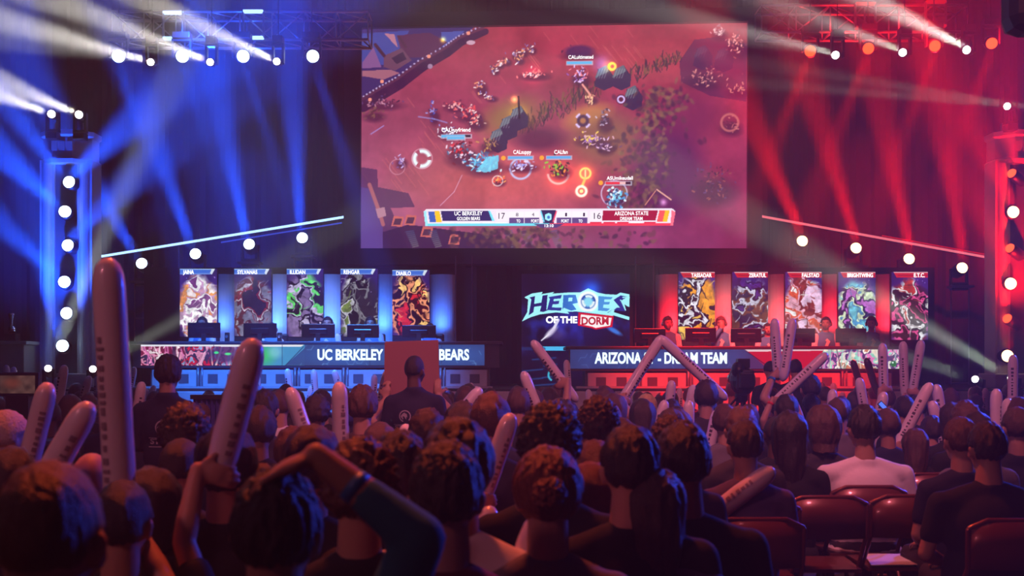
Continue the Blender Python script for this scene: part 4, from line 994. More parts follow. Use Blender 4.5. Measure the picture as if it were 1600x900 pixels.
def band(t, g, T, i, m, f=.9, label=None):
    S, E, Wr = g['arms'][i]; p = E.lerp(Wr, f); d = (Wr-E).normalized()
    mb = MB().tube(p-d*.012, p+d*.012, .0345, .033, 18); o = add('wristband', mb.mesh('wristband', True), m, t, T)
    if label: o['label'] = label
    return o

# ------------------------------------------------------------------ inflated thunder sticks
def stick_geo(L, r, seed, dark):
    g = random.Random(seed); n = 20; prof = [(.001, 0), (r*.45, .012), (r*.8, .035), (r*.95, .07)]
    for k in range(1, 8): prof.append((r*(1+.015*math.sin(k*2.1+seed)), .07+(L-.16)*k/8))
    prof += [(r, L-.09), (r*.93, L-.05), (r*.72, L-.022), (r*.4, L-.005), (.001, L)]
    b = MB().lathe(prof, (0, 0, 0), None, n)
    for v in b.v:
        a = math.atan2(v.y, v.x); k = 1-.05*abs(math.cos(a))**8; v.x *= k; v.y *= .94
    ink = MB()
    z = L*.22; side = g.choice((-1, 1))
    while z < L*.72:                                     # print marks running up the side
        h = g.uniform(.008, .022); a0 = -math.pi/2+side*.5; wd = g.uniform(.12, .28)
        ps = [( (r*1.03)*math.cos(a)*1.0, (r*1.03)*math.sin(a)*.97) for a in (a0-wd, a0-wd*.3, a0+wd*.3, a0+wd)]
        for j in range(3): ink.prism([(ps[j][0], ps[j][1], z), (ps[j+1][0], ps[j+1][1], z), (ps[j+1][0], ps[j+1][1], z+h), (ps[j][0], ps[j][1], z+h)], (-ps[j][0]*.03, -ps[j][1]*.03, 0))
        z += h+g.uniform(.008, .020)
    sm = MB().box((r*.93, -.004, .05), (r*1.06, .004, L-.06)).box((-r*1.06, -.004, .05), (-r*.93, .004, L-.06))
    return b, ink, sm
STG = {}
def stick(tip, base, w, label, group=None, dark=False, L=None, dia=.095, Y=None, lean=0.0, red=False):
    """tip/base: where the two ends stand in the photo; w: apparent width"""
    Y = min(Y or F*dia/w, 15.4); a = P(base[0], base[1], Y); b = P(tip[0], tip[1], Y-.0+lean); d = (b-a)
    L = L or d.length; L = max(L, .45); a = b-d.normalized()*L
    key = (round(L, 1), dark, int(tip[0]) % 3 if Y > 7 else int(tip[0]))
    if key not in STG:
        g = stick_geo(round(L, 1) if Y > 7 else L, dia/2, int(tip[0]), dark); STG[key] = (g[0].mesh('inflated_tube', True), g[1].mesh('printing'), g[2].mesh('side_seam'))
    L = round(L, 1) if Y > 7 else L; a = b-d.normalized()*L
    dz = d.normalized(); dy_ = (V((0, 1, 0))-dz*dz.y).normalized(); q = Matrix((dy_.cross(dz), dy_, dz)).transposed().to_quaternion(); t = thing('thunder_stick', label, 'thunder stick', a, 0, group)
    t.rotation_mode = 'QUATERNION'; t.rotation_quaternion = q
    m = M['stickdark'] if dark else M['stick']
    add('inflated_tube', STG[key][0], m, t)
    if not dark: add('printed_lettering', STG[key][1], M['ink'] if Y > 7 else M['ink_soft'], t)
    return a, d.normalized(), Y
def grip(a, d, s, f=.10, cam=True, ex=1):
    """an arm pose whose hand holds a stick a..d, palm towards the stick from the camera side"""
    c = a+d*f; u = V((ex, 0, 0)); u = (u-d*u.dot(d)).normalized(); n = d.cross(u)
    if n.y < 0: n = -n
    return dict(world=tuple(c-n*.052-u*.050), u=tuple(u), n=tuple(n), curl=.62, ts=1 if u.cross(n).dot(d) > 0 else -1)

# ------------------------------------------------------------------ folding chairs
def chair_parts():
    seat = MB().prism([(-.20, -.19, .435), (.20, -.19, .435), (.21, .17, .445), (.15, .21, .44), (-.15, .21, .44), (-.21, .17, .445)], (0, 0, .018))
    back = MB(); n = 12
    for k in range(n+1):
        t = -1+2*k/n; x = t*.215; y = -.23-.035*(1-t*t); top = .83-.05*abs(t)**4
        for (yy, z) in ((y, .62), (y-.012, .62), (y-.022, top), (y-.010, top)): back.v.append(V((x, yy, z)))
    for k in range(n):
        for j in range(4): back.f.append((4*k+j, 4*k+(j+1) % 4, 4*k+4+(j+1) % 4, 4*k+4+j))
    back.f += [(0, 3, 2, 1), (4*n, 4*n+1, 4*n+2, 4*n+3)]
    fr = []; leg = []
    for s in (-1, 1):
        l = MB(); l.cap((s*.215, .24, .02), (s*.205, -.235, .62), .012); l.cap((s*.205, -.235, .62), (s*.21, -.25, .79), .012); leg.append(l)
        l = MB(); l.cap((s*.19, -.26, .02), (s*.19, .10, .44), .012); leg.append(l)
    fr.append(MB().cap((-.215, .20, .12), (.215, .20, .12), .009)); fr.append(MB().cap((-.19, -.22, .10), (.19, -.22, .10), .009))
    fr.append(MB().cap((-.205, -.25, .80), (-.13, -.262, .835), .012).cap((-.13, -.262, .835), (.13, -.262, .835), .012).cap((.13, -.262, .835), (.205, -.25, .80), .012))
    return seat, back, fr, leg
_s, _b, _f, _l = chair_parts(); CH = dict(seat=_s.mesh('seat', False), backrest=_b.mesh('backrest', True)); CHF = [('cross_bar', _f[0].mesh('cross_bar', True)), ('cross_bar', _f[1].mesh('cross_bar', True)), ('top_rail', _f[2].mesh('top_rail', True))]; CHL = [l.mesh('leg', True) for l in _l]
def folding_chair(x, y, label, group=None, rz=0.0):
    t = thing('folding_chair', label, 'chair', (x, y, 0), rz, group)
    for k, me in CH.items(): add(k, me, M['chair'], t)
    for k, me in CHF: add(k, me, M['chair'], t)
    for me in CHL: add('leg', me, M['chair'], t)
    return t
# ------------------------------------------------------------------ the ten players
def player(px, Y, hair, hc, seed, label, side, **k):
    zb = DZ; p = P(px, 500, Y)
    return person(0, 0, 0, hair, hc, 'jersey', label, rz=math.pi+k.pop('rz', 0), seed=seed, lod=4, at=(p.x, Y, zb, k.pop('s', .86)), eyes=True, voxel=.010, sleeve='long', **k)
PL = [(316, 'short', 'black', 'player with black hair mostly hidden by the outermost monitor on the blue desk', {}), (425, 'full', 'dark', 'player hidden behind the second monitor from the outer end of the blue desk', {}),
      (512, 'short', 'black', 'player behind the third monitor on the blue desk, only an elbow showing', {}), (579, 'full', 'black', 'player with thick black hair looking over the fourth monitor on the blue desk', {}),
      (672, 'short', 'dark', 'player hidden behind the innermost monitor on the blue desk', {}), (1043, 'full', 'dark', 'player with a headset beside the first monitor next to the logo wall', {'turn': .3}),
      (1126, 'full', 'auburn', 'player with reddish hair holding a hand to his chin', {'turn': -.25}), (1199, 'short', 'black', 'player leaning behind the third monitor on the red desk', {}),
      (1290, 'short', 'dark', 'player with headset gazing aside between the last two monitors on the red desk', {'turn': -.35}), (1361, 'full', 'dark', 'player with dark hair bending behind the outermost monitor on the red desk', {'turn': -.5, 'nod': -.1})]
for i, (px, hr, hc, lab, kw) in enumerate(PL):
    kw = dict(kw)
    if i == 6: kw['arms'] = (None, dict(w=(.02, .16, .60), u=(-.1, .1, 1), n=(0, -1, 0), curl=1.0, pole=(.6, .6, -.6)))
    if i in (1, 4, 7): kw['s'] = .78
    t, g, T = player(px, 18.55, hr, hc, 11+i, lab, 0, **kw)
    Hm = T @ Matrix.Translation(g['H'](0, 0, 0)) @ g['hq'].to_matrix().to_4x4()
    hs = MB()
    for k in range(12):
        a0 = math.pi*k/12; a1 = math.pi*(k+1)/12; hs.cap((.100*math.cos(a0), -.01, .125*math.sin(a0)), (.100*math.cos(a1), -.01, .125*math.sin(a1)), .009, .009, 8)
    for s in (-1, 1): hs.ell((s*.098, -.01, -.01), (.022, .036, .042))
    hs.cap((-.1, .0, -.03), (-.06, .09, -.075), .006)
    add('headset', hs.mesh('headset', True), M['silver'] if i > 4 else M['black'], t, Hm)
    em = MB(); em.prism([(-.05, .14, .36), (.01, .14, .42), (.045, .14, .38), (.02, .14, .36), (.05, .14, .28), (.0, .14, .25), (-.02, .14, .31)], (0, .006, 0))
    add('jersey_emblem', em.mesh('jersey_emblem'), M['paper'], t, T)
    for j, s in enumerate((-1, 1)):
        Sh_, E, W_ = g['arms'][j]; add('white_sleeve', MB().cap(Sh_, Sh_.lerp(E, .9), .070, .058, 16).mesh('white_sleeve', True), SHIRT['white'], t, T)
    p = P(px, 500, 18.55)
    c_ = thing('gaming_chair', f'black high-backed chair of a player, {ORD[i % 5]} at the {"blue" if i < 5 else "red"} desk', 'chair', (p.x, 18.55, DZ), 0)
    z = DZ
    part('seat', MB().box((p.x-.24, 18.35, z+.30), (p.x+.24, 18.80, z+.36)), M['black'], c_, bevel=.02)
    part('backrest', MB().box((p.x-.21, 18.80, z+.36), (p.x+.21, 18.87, z+.86)), M['black'], c_, bevel=.03)
    bs_ = MB().cap((p.x, 18.58, z+.08), (p.x, 18.58, z+.30), .03)
    for k in range(5): a = k*1.2566; bs_.cap((p.x, 18.58, z+.09), (p.x+.26*math.cos(a), 18.58+.26*math.sin(a), z+.04), .02)
    part('star_base', bs_, M['black'], c_, True)

# ------------------------------------------------------------------ sticks (tip, base, width)
BIGL = {}
def S(key, tip, base, w, label, **k): BIGL[key] = stick(tip, base, w, label, **k)
S('a', (168, 402), (192, 850), 52, 'large blurry inflated stick held upright near the camera before the blue tower', Y=3.3)
S('b', (398, 528), (344, 730), 48, 'large reddish inflated stick swinging up in front of the blue desk', Y=3.4)
S('c', (76, 597), (42, 735), 31, 'pale stick with a bright blue edge beside the knit-capped man', Y=4.9)
S('d', (142, 628), (70, 752), 46, 'fat violet-blue blurred stick leaning beside the big upright one', Y=3.9)
S('e', (452, 605), (482, 692), 24, 'lilac stick with a bright blue edge leaning beside the short-haired man in navy', Y=6.6)
S('f', (530, 596), (533, 700), 26, 'upright lilac stick with a blue side amid the blue half of the crowd', Y=6.4)
S('g', (633, 662), (642, 740), 26, 'blunt pale stick tip poking up behind dark heads under the sign holder', Y=6.4)
S('h', (752, 606), (690, 682), 20, 'blurred reddish stick waved diagonally beside the second staff member', Y=8.2)
S('i', (817, 580), (847, 660), 17, 'pale stick leaning under the logo wall with an arm beside it', Y=9.4)
S('j', (831, 532), (905, 632), 16, 'long pale stick crossing the logo wall diagonally, gripped by a raised hand', Y=10.5)
S('k', (885, 562), (889, 625), 9, 'thin upright stick behind the diagonal one at the inner end of the red desk', Y=15)
S('l', (1036, 524), (963, 640), 17, 'stick raised in front of the ARIZONA lettering, forming an inverted V', Y=9.9)
S('m', (1030, 526), (1135, 624), 17, 'stick crossing the DREAM TEAM lettering, slanting down to a wristbanded arm', Y=9.9)
S('n', (1210, 497), (1216, 600), 15, 'upright stick of the raised cluster before the white and orange poster, nearer the logo', Y=11)
S('o', (1239, 497), (1222, 600), 15, 'upright stick with a purple side in the raised cluster before the white and orange poster', Y=10.7)
S('p', (1293, 552), (1203, 636), 16, 'lilac stick slanting across the red desk front from the raised cluster', Y=10.3)
S('q', (1379, 536), (1381, 622), 15, 'upright purple stick in front of the bright end of the red desk', Y=11)
S('r', (1411, 533), (1414, 625), 13, 'stick of the raised pair past the red desk, one nearer the desk', Y=12)
S('s', (1440, 531), (1424, 625), 13, 'stick of the raised pair past the red desk, one nearer the tower', Y=11.7)
S('t', (1583, 554), (1582, 640), 14, 'tall upright purple stick in front of the lowest lamp of the red tower', Y=11)
S('u', (1332, 562), (1345, 606), 8, 'thin dark stick in front of the red desk art, nearer the logo', dark=True, Y=14.5)
S('v', (1353, 559), (1370, 612), 8, 'thin dark stick in front of the red desk art, nearer the tower', dark=True, Y=14.3)
S('w', (1342, 590), (1352, 650), 15, 'pale lilac stick upright before the lower fronts of the red desk', Y=10.8)
S('x', (1455, 598), (1398, 706), 19, 'thick lilac stick of the inverted V above the man in black', Y=8.8)
S('y', (1463, 600), (1477, 690), 16, 'reddish stick standing next to the tip of the thick lilac one', Y=9.8)
S('z', (1456, 626), (1480, 726), 15, 'second leg of the inverted V of sticks, with a bluish edge', Y=9.2)
S('A', (1557, 607), (1556, 700), 18, 'broad upright lilac stick behind the two dark-haired men at the red edge', Y=8.9)
S('B', (1575, 622), (1575, 740), 18, 'upright lilac stick with a glinting blue tip at the red edge of the crowd', Y=8.2)
S('C', (1050, 594), (1044, 650), 16, 'upright pale stick with blue edge below the ARIZONA lettering', Y=10.8)
S('D', (1084, 601), (1074, 660), 17, 'pale stick with blue edge beside the large dark head before the red desk', Y=10.4)
S('E', (1040, 625), (1022, 690), 17, 'pale stick leaning low below the blond spectator', Y=9.2)
S('F', (1076, 625), (1076, 680), 17, 'short pale stick standing in front of a pale-shirted spectator', Y=9)
S('G', (1121, 640), (1108, 700), 16, 'pale lilac stick leaning beside the wristbanded forearm', Y=9)
S('H', (800, 645), (762, 756), 31, 'large violet stick with a bright blue tip in the middle of the crowd', Y=5.3)
S('I', (766, 790), (755, 890), 30, 'blurred pinkish stick held low beside the woman with pinned-up auburn hair', Y=4.4)
S('J', (852, 798), (812, 910), 44, 'large pink-lilac stick in front of the woman with pinned-up hair', Y=3.1)
S('K', (1210, 732), (1130, 792), 19, 'stick held slantwise across the back of the man in a grey-violet shirt', Y=5.2)
S('L', (818, 545), (818, 546), 12, '', Y=30) if False else None
S('M', (607, 577), (590, 652), 14, 'narrow reddish stick leaning against the held-up sign', Y=10)
S('N', (585, 585), (583, 640), 11, 'pair of narrow reddish tips before the blue desk, darker one')
S('O', (737, 598), (727, 640), 10, 'small white-edged stick tips below the end of the blue desk')
S('P', (1302, 598), (1304, 650), 9, 'small reddish stick tip before the lower fronts of the red desk, nearer the tower', dark=False)
S('Q', (1284, 597), (1292, 650), 9, 'dark reddish stick tip before the lower fronts of the red desk, nearer the logo', dark=True)
S('R', (1301, 608), (1300, 660), 15, 'lilac stick with a printed side just behind the bobbed brown head', Y=10)
S('T', (1245, 585), (1247, 640), 11, 'short stick with a bright blue edge standing behind the raised arms')
S('U', (1382, 612), (1365, 690), 17, 'pale stick bundle leaning over the raised phone', Y=9.6)
tips = [((10, 570), (8, 620), 12), ((22, 573), (14, 620), 10), ((101, 570), (94, 615), 15), ((140, 587), (129, 628), 13), ((152, 588), (153, 625), 10), ((210, 573), (203, 610), 9), ((222, 596), (217, 630), 17), ((229, 607), (222, 640), 10), ((241, 602), (230, 640), 11),
        ((449, 576), (453, 612), 9), ((490, 577), (494, 640), 10), ((487, 602), (480, 650), 11), ((522, 578), (529, 604), 10), ((640, 662), (640, 700), 9), ((696, 605), (700, 650), 10), ((744, 603), (750, 650), 10), ((88, 590), (92, 625), 7), ((402, 585), (402, 640), 8), ((646, 592), (646, 640), 12), ((919, 608), (922, 640), 8), ((993, 612), (990, 650), 8),
        ((1480, 616), (1491, 655), 10), ((1494, 618), (1499, 650), 9), ((1518, 605), (1518, 640), 8), ((1540, 606), (1539, 640), 7), ((1590, 628), (1580, 680), 12), ((1062, 606), (1060, 640), 8), ((1316, 612), (1316, 660), 9)]
for i, (a, b, w) in enumerate(tips):
    dk = i in (17, 24, 25)
    stick(a, b, w, ('small stick tip showing between far heads on the blue side of the crowd' if a[0] < 800 else 'small stick tip showing between far heads on the red side of the crowd'), 'far stick tips on the blue side' if a[0] < 800 else 'far stick tips on the red side')

# ------------------------------------------------------------------ explicit spectators (head centre x, head top y, head width)
def near(px, py, w, label, **k): return person(px, py, w, label=label, **k)
near(72, 732, 166, 'frontmost spectator with cropped orange-brown hair sitting below the blue tower', hair='crop', hc='crop', shirt='black', seed=1, lod=6, skin=0, hw=.165)
# dark-haired man in teal with a hand on his head
k_ = solve(430, 745, 138, 1.30, .172); X0, Y0, s0 = k_
hd = V((X0, Y0+.0, s0*1.30))
tea = near(430, 745, 138, 'man with short black hair resting one hand on his head, teal sleeve and wristband', hair='short', hc='black', shirt='teal', seed=2, lod=6, sleeve='threequarter', voxel=.006,
     arms=(None, dict(world=tuple(P(494, 712, Y0-.03)), u=(-1, .06, -.42), n=(-.3, .1, -1), curl=.22, pole=(1.0, -.1, -.5), ts=-1)), turn=0)
band(tea[0], tea[1], tea[2], 1, M['band_blue'], .62)
near(562, 700, 104, 'person with tousled brown curls behind the raised teal arm', hair='curly', hc='brown', shirt='black', seed=3, lod=5)
near(697, 700, 116, 'spectator with short dark hair in a maroon shirt in the middle of the front row', hair='short', hc='dark', shirt='maroon', seed=4, lod=6)
near(714, 668, 104, 'spectator with rounded hair and violet rim directly behind the maroon-shirted one', hair='full', hc='dark', shirt='white', seed=5, lod=5)
near(625, 686, 92, 'dark-haired spectator in black sitting before the big curly head', hair='full', hc='black', shirt='black', seed=6, lod=5)
near(856, 708, 108, 'woman with auburn hair pinned up, grey top, close to the camera', hair='bun', hc='auburn', shirt='grey', seed=7, lod=6, hw=.185)
near(985, 672, 92, 'man with black hair and broad black shirt next to the woman with pinned-up hair', hair='short', hc='black', shirt='black', seed=8, lod=5, wide=1.12)
near(1068, 667, 86, 'man with black hair and black T-shirt whose sleeve ends above the empty chairs', hair='short', hc='black', shirt='black', seed=9, lod=5, wide=1.15)
near(1024, 738, 84, 'long-haired woman with blue-rimmed hair and pale top low between two men in black', hair='long', hc='dark', shirt='purple', seed=10, lod=5)
near(858, 641, 88, 'spectator with curly hair glowing blue along one side', hair='curly', hc='black', shirt='black', seed=11, lod=5)
near(935, 626, 64, 'spectator with brushed brown hair and grey shirt below the raised sticks', hair='spiky', hc='dark', shirt='grey', seed=12, lod=5)
near(766, 622, 58, 'spectator with brown fringe and purple rim under the logo wall', hair='full', hc='brown', shirt='charcoal', seed=13, lod=4)
near(722, 634, 52, 'dark round head close beside the brown fringed spectator', hair='full', hc='black', shirt='black', seed=14)
near(1165, 660, 54, 'man with short dark hair in a grey-violet T-shirt by the empty chairs', hair='short', hc='dark', shirt='purple', seed=15, lod=5, sleeve='short', hw=.165)
near(1158, 640, 50, 'spectator with wavy brown crown directly behind the man in grey-violet', hair='spiky', hc='brown', shirt='charcoal', seed=16)
near(1234, 652, 56, 'woman with long straight black hair down her back', hair='long', hc='black', shirt='black', seed=17, lod=5, headk=1.12, at=(*(lambda p: (p.x, p.y))(P(1234, 600, 6.5)), 0, .94))
near(1287, 642, 54, 'person with a chin-length brown bob beside the long-haired woman', hair='bob', hc='brown', shirt='charcoal', seed=18, lod=5, headk=1.2, at=(*(lambda p: (p.x, p.y))(P(1287, 600, 7.5)), 0, .93))
near(1351, 644, 54, 'broad man in a white shirt seated behind the two empty chairs', hair='short', hc='black', shirt='white', seed=19, lod=5, wide=1.34, headk=1.14, at=(*(lambda p: (p.x, p.y))(P(1351, 600, 6.7)), 0, .955))
near(1430, 678, 52, 'woman with long brown hair low behind the white-shirted man and the inverted V', hair='long', hc='brown', shirt='black', seed=20, lod=5, at=(*(lambda p: (p.x, p.y))(P(1431, 600, 7.5)), 0, .845))
near(1502, 656, 50, 'man with short brown hair in navy beside the man in black at the red edge', hair='short', hc='brown', shirt='navy', seed=21, lod=5)
near(1544, 664, 56, 'broad man in a black T-shirt in front of the red edge sticks', hair='short', hc='black', shirt='black', seed=22, lod=5, wide=1.3)
near(1510, 633, 40, 'person with curly brown hair above the two men at the red edge', hair='curly', hc='brown', shirt='black', seed=23)
near(1590, 640, 44, 'brown-haired spectator sitting by the red edge of the crowd', hair='short', hc='brown', shirt='black', seed=24)
near(1414, 621, 32, 'dark round head with orange rim under the raised pair of sticks', hair='short', hc='black', shirt='black', seed=25)
near(1268, 617, 28, 'dark head with a bright blue rim under the short blue-edged stick', hair='short', hc='black', shirt='black', seed=26)
near(1011, 617, 26, 'blond spectator in front of the red desk', hair='bob', hc='blond', shirt='navy', seed=27)
near(1104, 604, 34, 'tall person with dark brown hair blocking the red desk front', hair='full', hc='dark', shirt='charcoal', seed=28, stand=False, at=(*(lambda p: (p.x, p.y))(P(1104, 600, 9.6)), 0, 1.06))
near(10, 650, 60, 'man in a pale knitted cap at the edge of the crowd', hair='knit', hc='knit', shirt='black', seed=29, turn=-.7)
near(140, 706, 62, 'bald spectator whose scalp glows orange', hair='bald', shirt='black', seed=30, skin=0, hw=.15)
near(15, 705, 76, 'dark-haired spectator directly below the knitted cap', hair='short', hc='dark', shirt='black', seed=31)
near(288, 640, 78, 'person with a big round mass of dark curly hair', hair='curly', hc='dark', shirt='navy', seed=32, lod=5, hw=.20)
near(284, 690, 66, 'spectator with a buzzed crown and lit ears before the big curly head', hair='crop', hc='dark', shirt='black', seed=33, turn=-.5)
near(352, 676, 86, 'rounded head with a blue rim behind the reddish swinging stick', hair='full', hc='dark', shirt='black', seed=34)
near(485, 676, 84, 'dark head with blue top glow beyond the hand-on-head man', hair='full', hc='dark', shirt='black', seed=35)
near(402, 733, 74, 'tuft of tousled hair peeking just behind the hand-on-head man', hair='spiky', hc='brown', shirt='black', seed=36, hw=.165)
near(413, 612, 42, 'man with a neat dark haircut and navy shirt in front of the blue desk', hair='short', hc='black', shirt='navy', seed=37, lod=5, hw=.165)
near(438, 612, 34, 'brown-haired spectator in a white collar next to the neat navy-shirted man', hair='short', hc='brown', shirt='white', seed=38)
near(566, 607, 46, 'man with thick brown hair in a dark reddish shirt beside the held-up sign', hair='full', hc='brown', shirt='brown', seed=39, lod=5, hw=.18)
near(668, 646, 54, 'curly head with blue rim directly below the second staff member', hair='curly', hc='dark', shirt='black', seed=40)
near(503, 612, 32, 'dark-haired spectator with a white earpiece in front of the blue desk', hair='short', hc='black', shirt='black', seed=41)
near(697, 617, 26, 'spectator with short dark hair and glowing ear beside the waved reddish stick', hair='short', hc='dark', shirt='black', seed=42)
near(727, 607, 30, 'spectator with thick hair past the end of the blue desk', hair='full', hc='brown', shirt='black', seed=43)
near(810, 610, 34, 'brown-haired spectator below the logo wall behind the leaning stick', hair='full', hc='brown', shirt='black', seed=44)
near(847, 607, 20, 'small round brown head in front of the logo wall', hair='short', hc='brown', shirt='black', seed=45)
near(945, 607, 30, 'brown head in front of the red desk beside the blond one', hair='full', hc='brown', shirt='black', seed=46)
near(1048, 655, 62, 'dark head with blue rim in front of the pale sticks before the red desk', hair='spiky', hc='dark', shirt='navy', seed=47, lod=5)
near(1105, 640, 24, 'small brown head behind the pale stick by the wristbanded arm', hair='short', hc='brown', shirt='black', seed=48)
near(905, 655, 40, 'dark red-haired woman beside the grey shirt', hair='bob', hc='auburn', shirt='maroon', seed=49, at=(*(lambda p: (p.x, p.y))(P(925, 600, 3.9)), 0, .90))
near(190, 760, 90, 'dark-clad spectator sitting in the gap behind the big upright stick', hair='short', hc='black', shirt='black', seed=50)
near(235, 735, 80, 'dark shoulder-length head in shadow behind the big upright stick', hair='bob', hc='black', shirt='black', seed=51)

# hands that hold the main sticks
def holder(key, label, side=1, f=.10, reach=.0, hair='short', hc='black', shirt='black', seed=1, dx=-.12, dy=-.12, skin=0, bands=(), scale=1.0, rot=0, two=None, drop=.48):
    a, d, Y = BIGL[key]; arms = [None, None]; g1 = grip(a, d, 1, f, ex=-side); g1['pole'] = (side*.7, -.5, -.8); arms[1 if side > 0 else 0] = g1
    W = V(g1['world'])
    if two:
        a2, d2, Y2 = BIGL[two]; g2 = grip(a2, d2, 1, f, ex=side); g2['pole'] = (-side*.7, -.5, -.8); arms[0 if side > 0 else 1] = g2
        W2 = V(g2['world']); cx = (W.x+W2.x)/2; cy = (W.y+W2.y)/2-.16
    else: cx = W.x+dx*side-.19*side; cy = W.y-.16+dy*0
    s = scale; sh = W.z-drop                 # shoulder height that lets the arm reach
    s = max(.86, min(1.1, sh/(.48+.445)))
    r = person(0, 0, 0, hair, hc, shirt, label, arms=tuple(arms), seed=seed, at=(cx, cy, 0, s), skin=skin, lod=4)
    for b_, col, ff in bands: band(r[0], r[1], r[2], b_, M[col], ff)
    return r
holder('a', 'shadowed spectator whose raised fist grips the big blurry stick', 1, .06, hair='short', hc='black', shirt='black', seed=61, dx=-.05)
holder('b', 'spectator in black whose raised arm swings the large reddish stick', -1, .04, hair='short', hc='black', seed=62, dx=-.05)
holder('c', 'spectator holding the blue-edged pale stick near the knitted cap', 1, .05, seed=63)
holder('d', 'spectator holding the fat violet-blue stick', 1, .05, seed=64, hair='full')
holder('j', 'spectator raising one bare arm to hold the long stick across the logo wall', 1, .22, hair='full', hc='brown', seed=65)
holder('i', 'spectator holding up the stick under the logo wall', 1, .08, hair='short', seed=66, skin=1)
holder('l', 'spectator with raised arms holding both sticks of the inverted V before the red desk', -1, .16, hair='full', hc='dark', seed=67, two='m', bands=((0, 'band_blue', .85), (1, 'band_red', .85)), drop=.40)
holder('n', 'spectator with a blue wristband in the raised cluster of sticks', -1, .06, hair='short', hc='black', seed=68, bands=((0, 'band_blue', .8),), drop=.42)
holder('p', 'spectator with a red wristband in the raised cluster of sticks', -1, .06, hair='full', hc='dark', seed=69, two='o', bands=((0, 'band_red', .75),), drop=.42)
holder('q', 'spectator holding the upright purple stick before the desk art', -1, .06, seed=70, drop=.42)
holder('r', 'bald-crowned spectator holding up the raised pair of sticks', -1, .06, seed=71, two='s', hair='crop', hc='dark', drop=.42)
holder('t', 'spectator holding the tall stick before the red tower', -1, .04, seed=72, drop=.42)
holder('x', 'spectator holding up the inverted V of sticks at the red side', -1, .04, seed=73, two='z', hair='full', hc='dark', drop=.30)
holder('H', 'pink-necked spectator holding the large violet stick', -1, .04, seed=74, drop=.25, hair='short', hc='black', shirt='pink')

# staff, sign holder, camera crew
def emblem(res, z=.30, size=.11, cx=-.0, full=True):
    t, g, T = res; sh = g['shirt']; bvh = BVHTree.FromPolygons([v.co.copy() for v in sh.vertices], [tuple(p.vertices) for p in sh.polygons])
    mb = MB(); r = size/2
    n = 40
    for k in range(3, n-4):                              # broken ring
        a0 = 2*math.pi*k/n-math.pi/2+.3; a1 = 2*math.pi*(k+1)/n-math.pi/2+.3
        q = [(cx+rr*math.cos(a), z+rr*math.sin(a)) for a, rr in ((a0, r), (a1, r), (a1, r*.82), (a0, r*.82))]
        mb.add([(x, 0, zz) for x, zz in q], [(0, 1, 2, 3)])
    hs = [(-.34, -.62), (-.62, -.22), (-.74, .02), (-.5, .30), (-.28, .52), (.02, .62), (-.02, .46), (.22, .42), (.44, .12), (.30, .16), (.42, -.2), (.24, -.1), (.2, -.55), (.02, -.3), (-.1, -.06), (-.3, .02), (-.42, -.16), (-.26, -.3)]
    mb.add([(cx+x*r, 0, z+y*r) for x, y in hs], [tuple(range(len(hs)))])
    me = mb.mesh('e'); tm = text_mesh('STAFF', .052, .0015, extrude=0, width=size*1.75)
    tm.transform(Matrix.Translation((cx-size*.9, 0, z-r-.062)) @ Matrix.Rotation(R(90), 4, 'X'))
    bm = bmesh.new(); bm.from_mesh(me); bm.from_mesh(tm)
    for x0, z0, x1, z1 in ((-1, 0, 1, 0), (-1, -1, 1, -1)):
        zz = z-r-.018-.062*(0 if z0 == 0 else 1); vs = [bm.verts.new((cx+x0*size, 0, zz)), bm.verts.new((cx+x1*size, 0, zz)), bm.verts.new((cx+x1*size, 0, zz-.005)), bm.verts.new((cx+x0*size, 0, zz-.005))]; bm.faces.new(vs)
    bmesh.ops.subdivide_edges(bm, edges=[e for e in bm.edges if e.calc_length() > .03], cuts=3)
    for v in bm.verts:
        hit = bvh.ray_cast(V((v.co.x, -1, v.co.z)), V((0, 1, 0)))[0]; v.co.y = (hit.y if hit else -.12)-.004
    me = bpy.data.meshes.new('back_print'); bm.to_mesh(me); bm.free()
    o = add('back_print', me, M['emblem'], t, T); o['label'] = 'pale horse-head ring emblem and STAFF lettering'
r = person(261, 558, 44, 'full', 'black', 'navy', 'standing staff member in navy polo with pale round emblem before the blue desk', stand=True, seed=81, lod=5, hw=.18, at=(*(lambda p: (p.x, p.y))(P(262, 600, 7.3)), 0, .895), sleeve='half', wide=1.05, collar=True); emblem(r, .33, .105, .0)
r = person(652, 556, 36, 'crop', 'black', 'navy', 'standing bald-cropped staff member in a navy polo in front of the raised sign', stand=True, seed=82, lod=5, skin=2, at=(*(lambda p: (p.x, p.y))(P(648, 600, 8.7)), 0, .905), sleeve='half', turn=-.35, wide=1.12, collar=True); emblem(r, .33, .10, -.07)
Ys = 9.7; a = P(600, 533, Ys); b = P(686, 620, Ys)
sg = tag(part('hand_held_sign', MB().prism([P(601, 534, Ys), P(685, 531, Ys), P(687, 618, Ys), P(600, 622, Ys)], (0, .006, 0)), M['sign']), 'plain pinkish-red square sign board held up in front of the blue desk', 'sign')
hz_ = P(0, 606, Ys).z
person(0, 0, 0, 'short', 'dark', 'black', 'spectator holding the plain sign board up with both hands', at=(P(645, 600, Ys-.32).x, Ys-.32, 0, 1.0), seed=83,
       arms=(dict(world=tuple(P(604, 622, Ys-.03)), u=(0, .05, 1), n=(0, 1, 0), curl=.4, pole=(-1, -.3, -.5)), dict(world=tuple(P(684, 618, Ys-.03)), u=(0, .05, 1), n=(0, 1, 0), curl=.4, pole=(1, -.3, -.5))))
person(0, 0, 0, 'cap', 'cap', 'black', 'camera operator in a cap standing behind the raised cluster of sticks', stand=True, at=(P(1204, 600, 13.6).x, 13.6, 0, .90), seed=84)
person(0, 0, 0, 'short', 'black', 'black', 'crew member in black standing close behind the capped camera operator', stand=True, at=(P(1243, 600, 13.9).x, 13.9, 0, .91), seed=85)
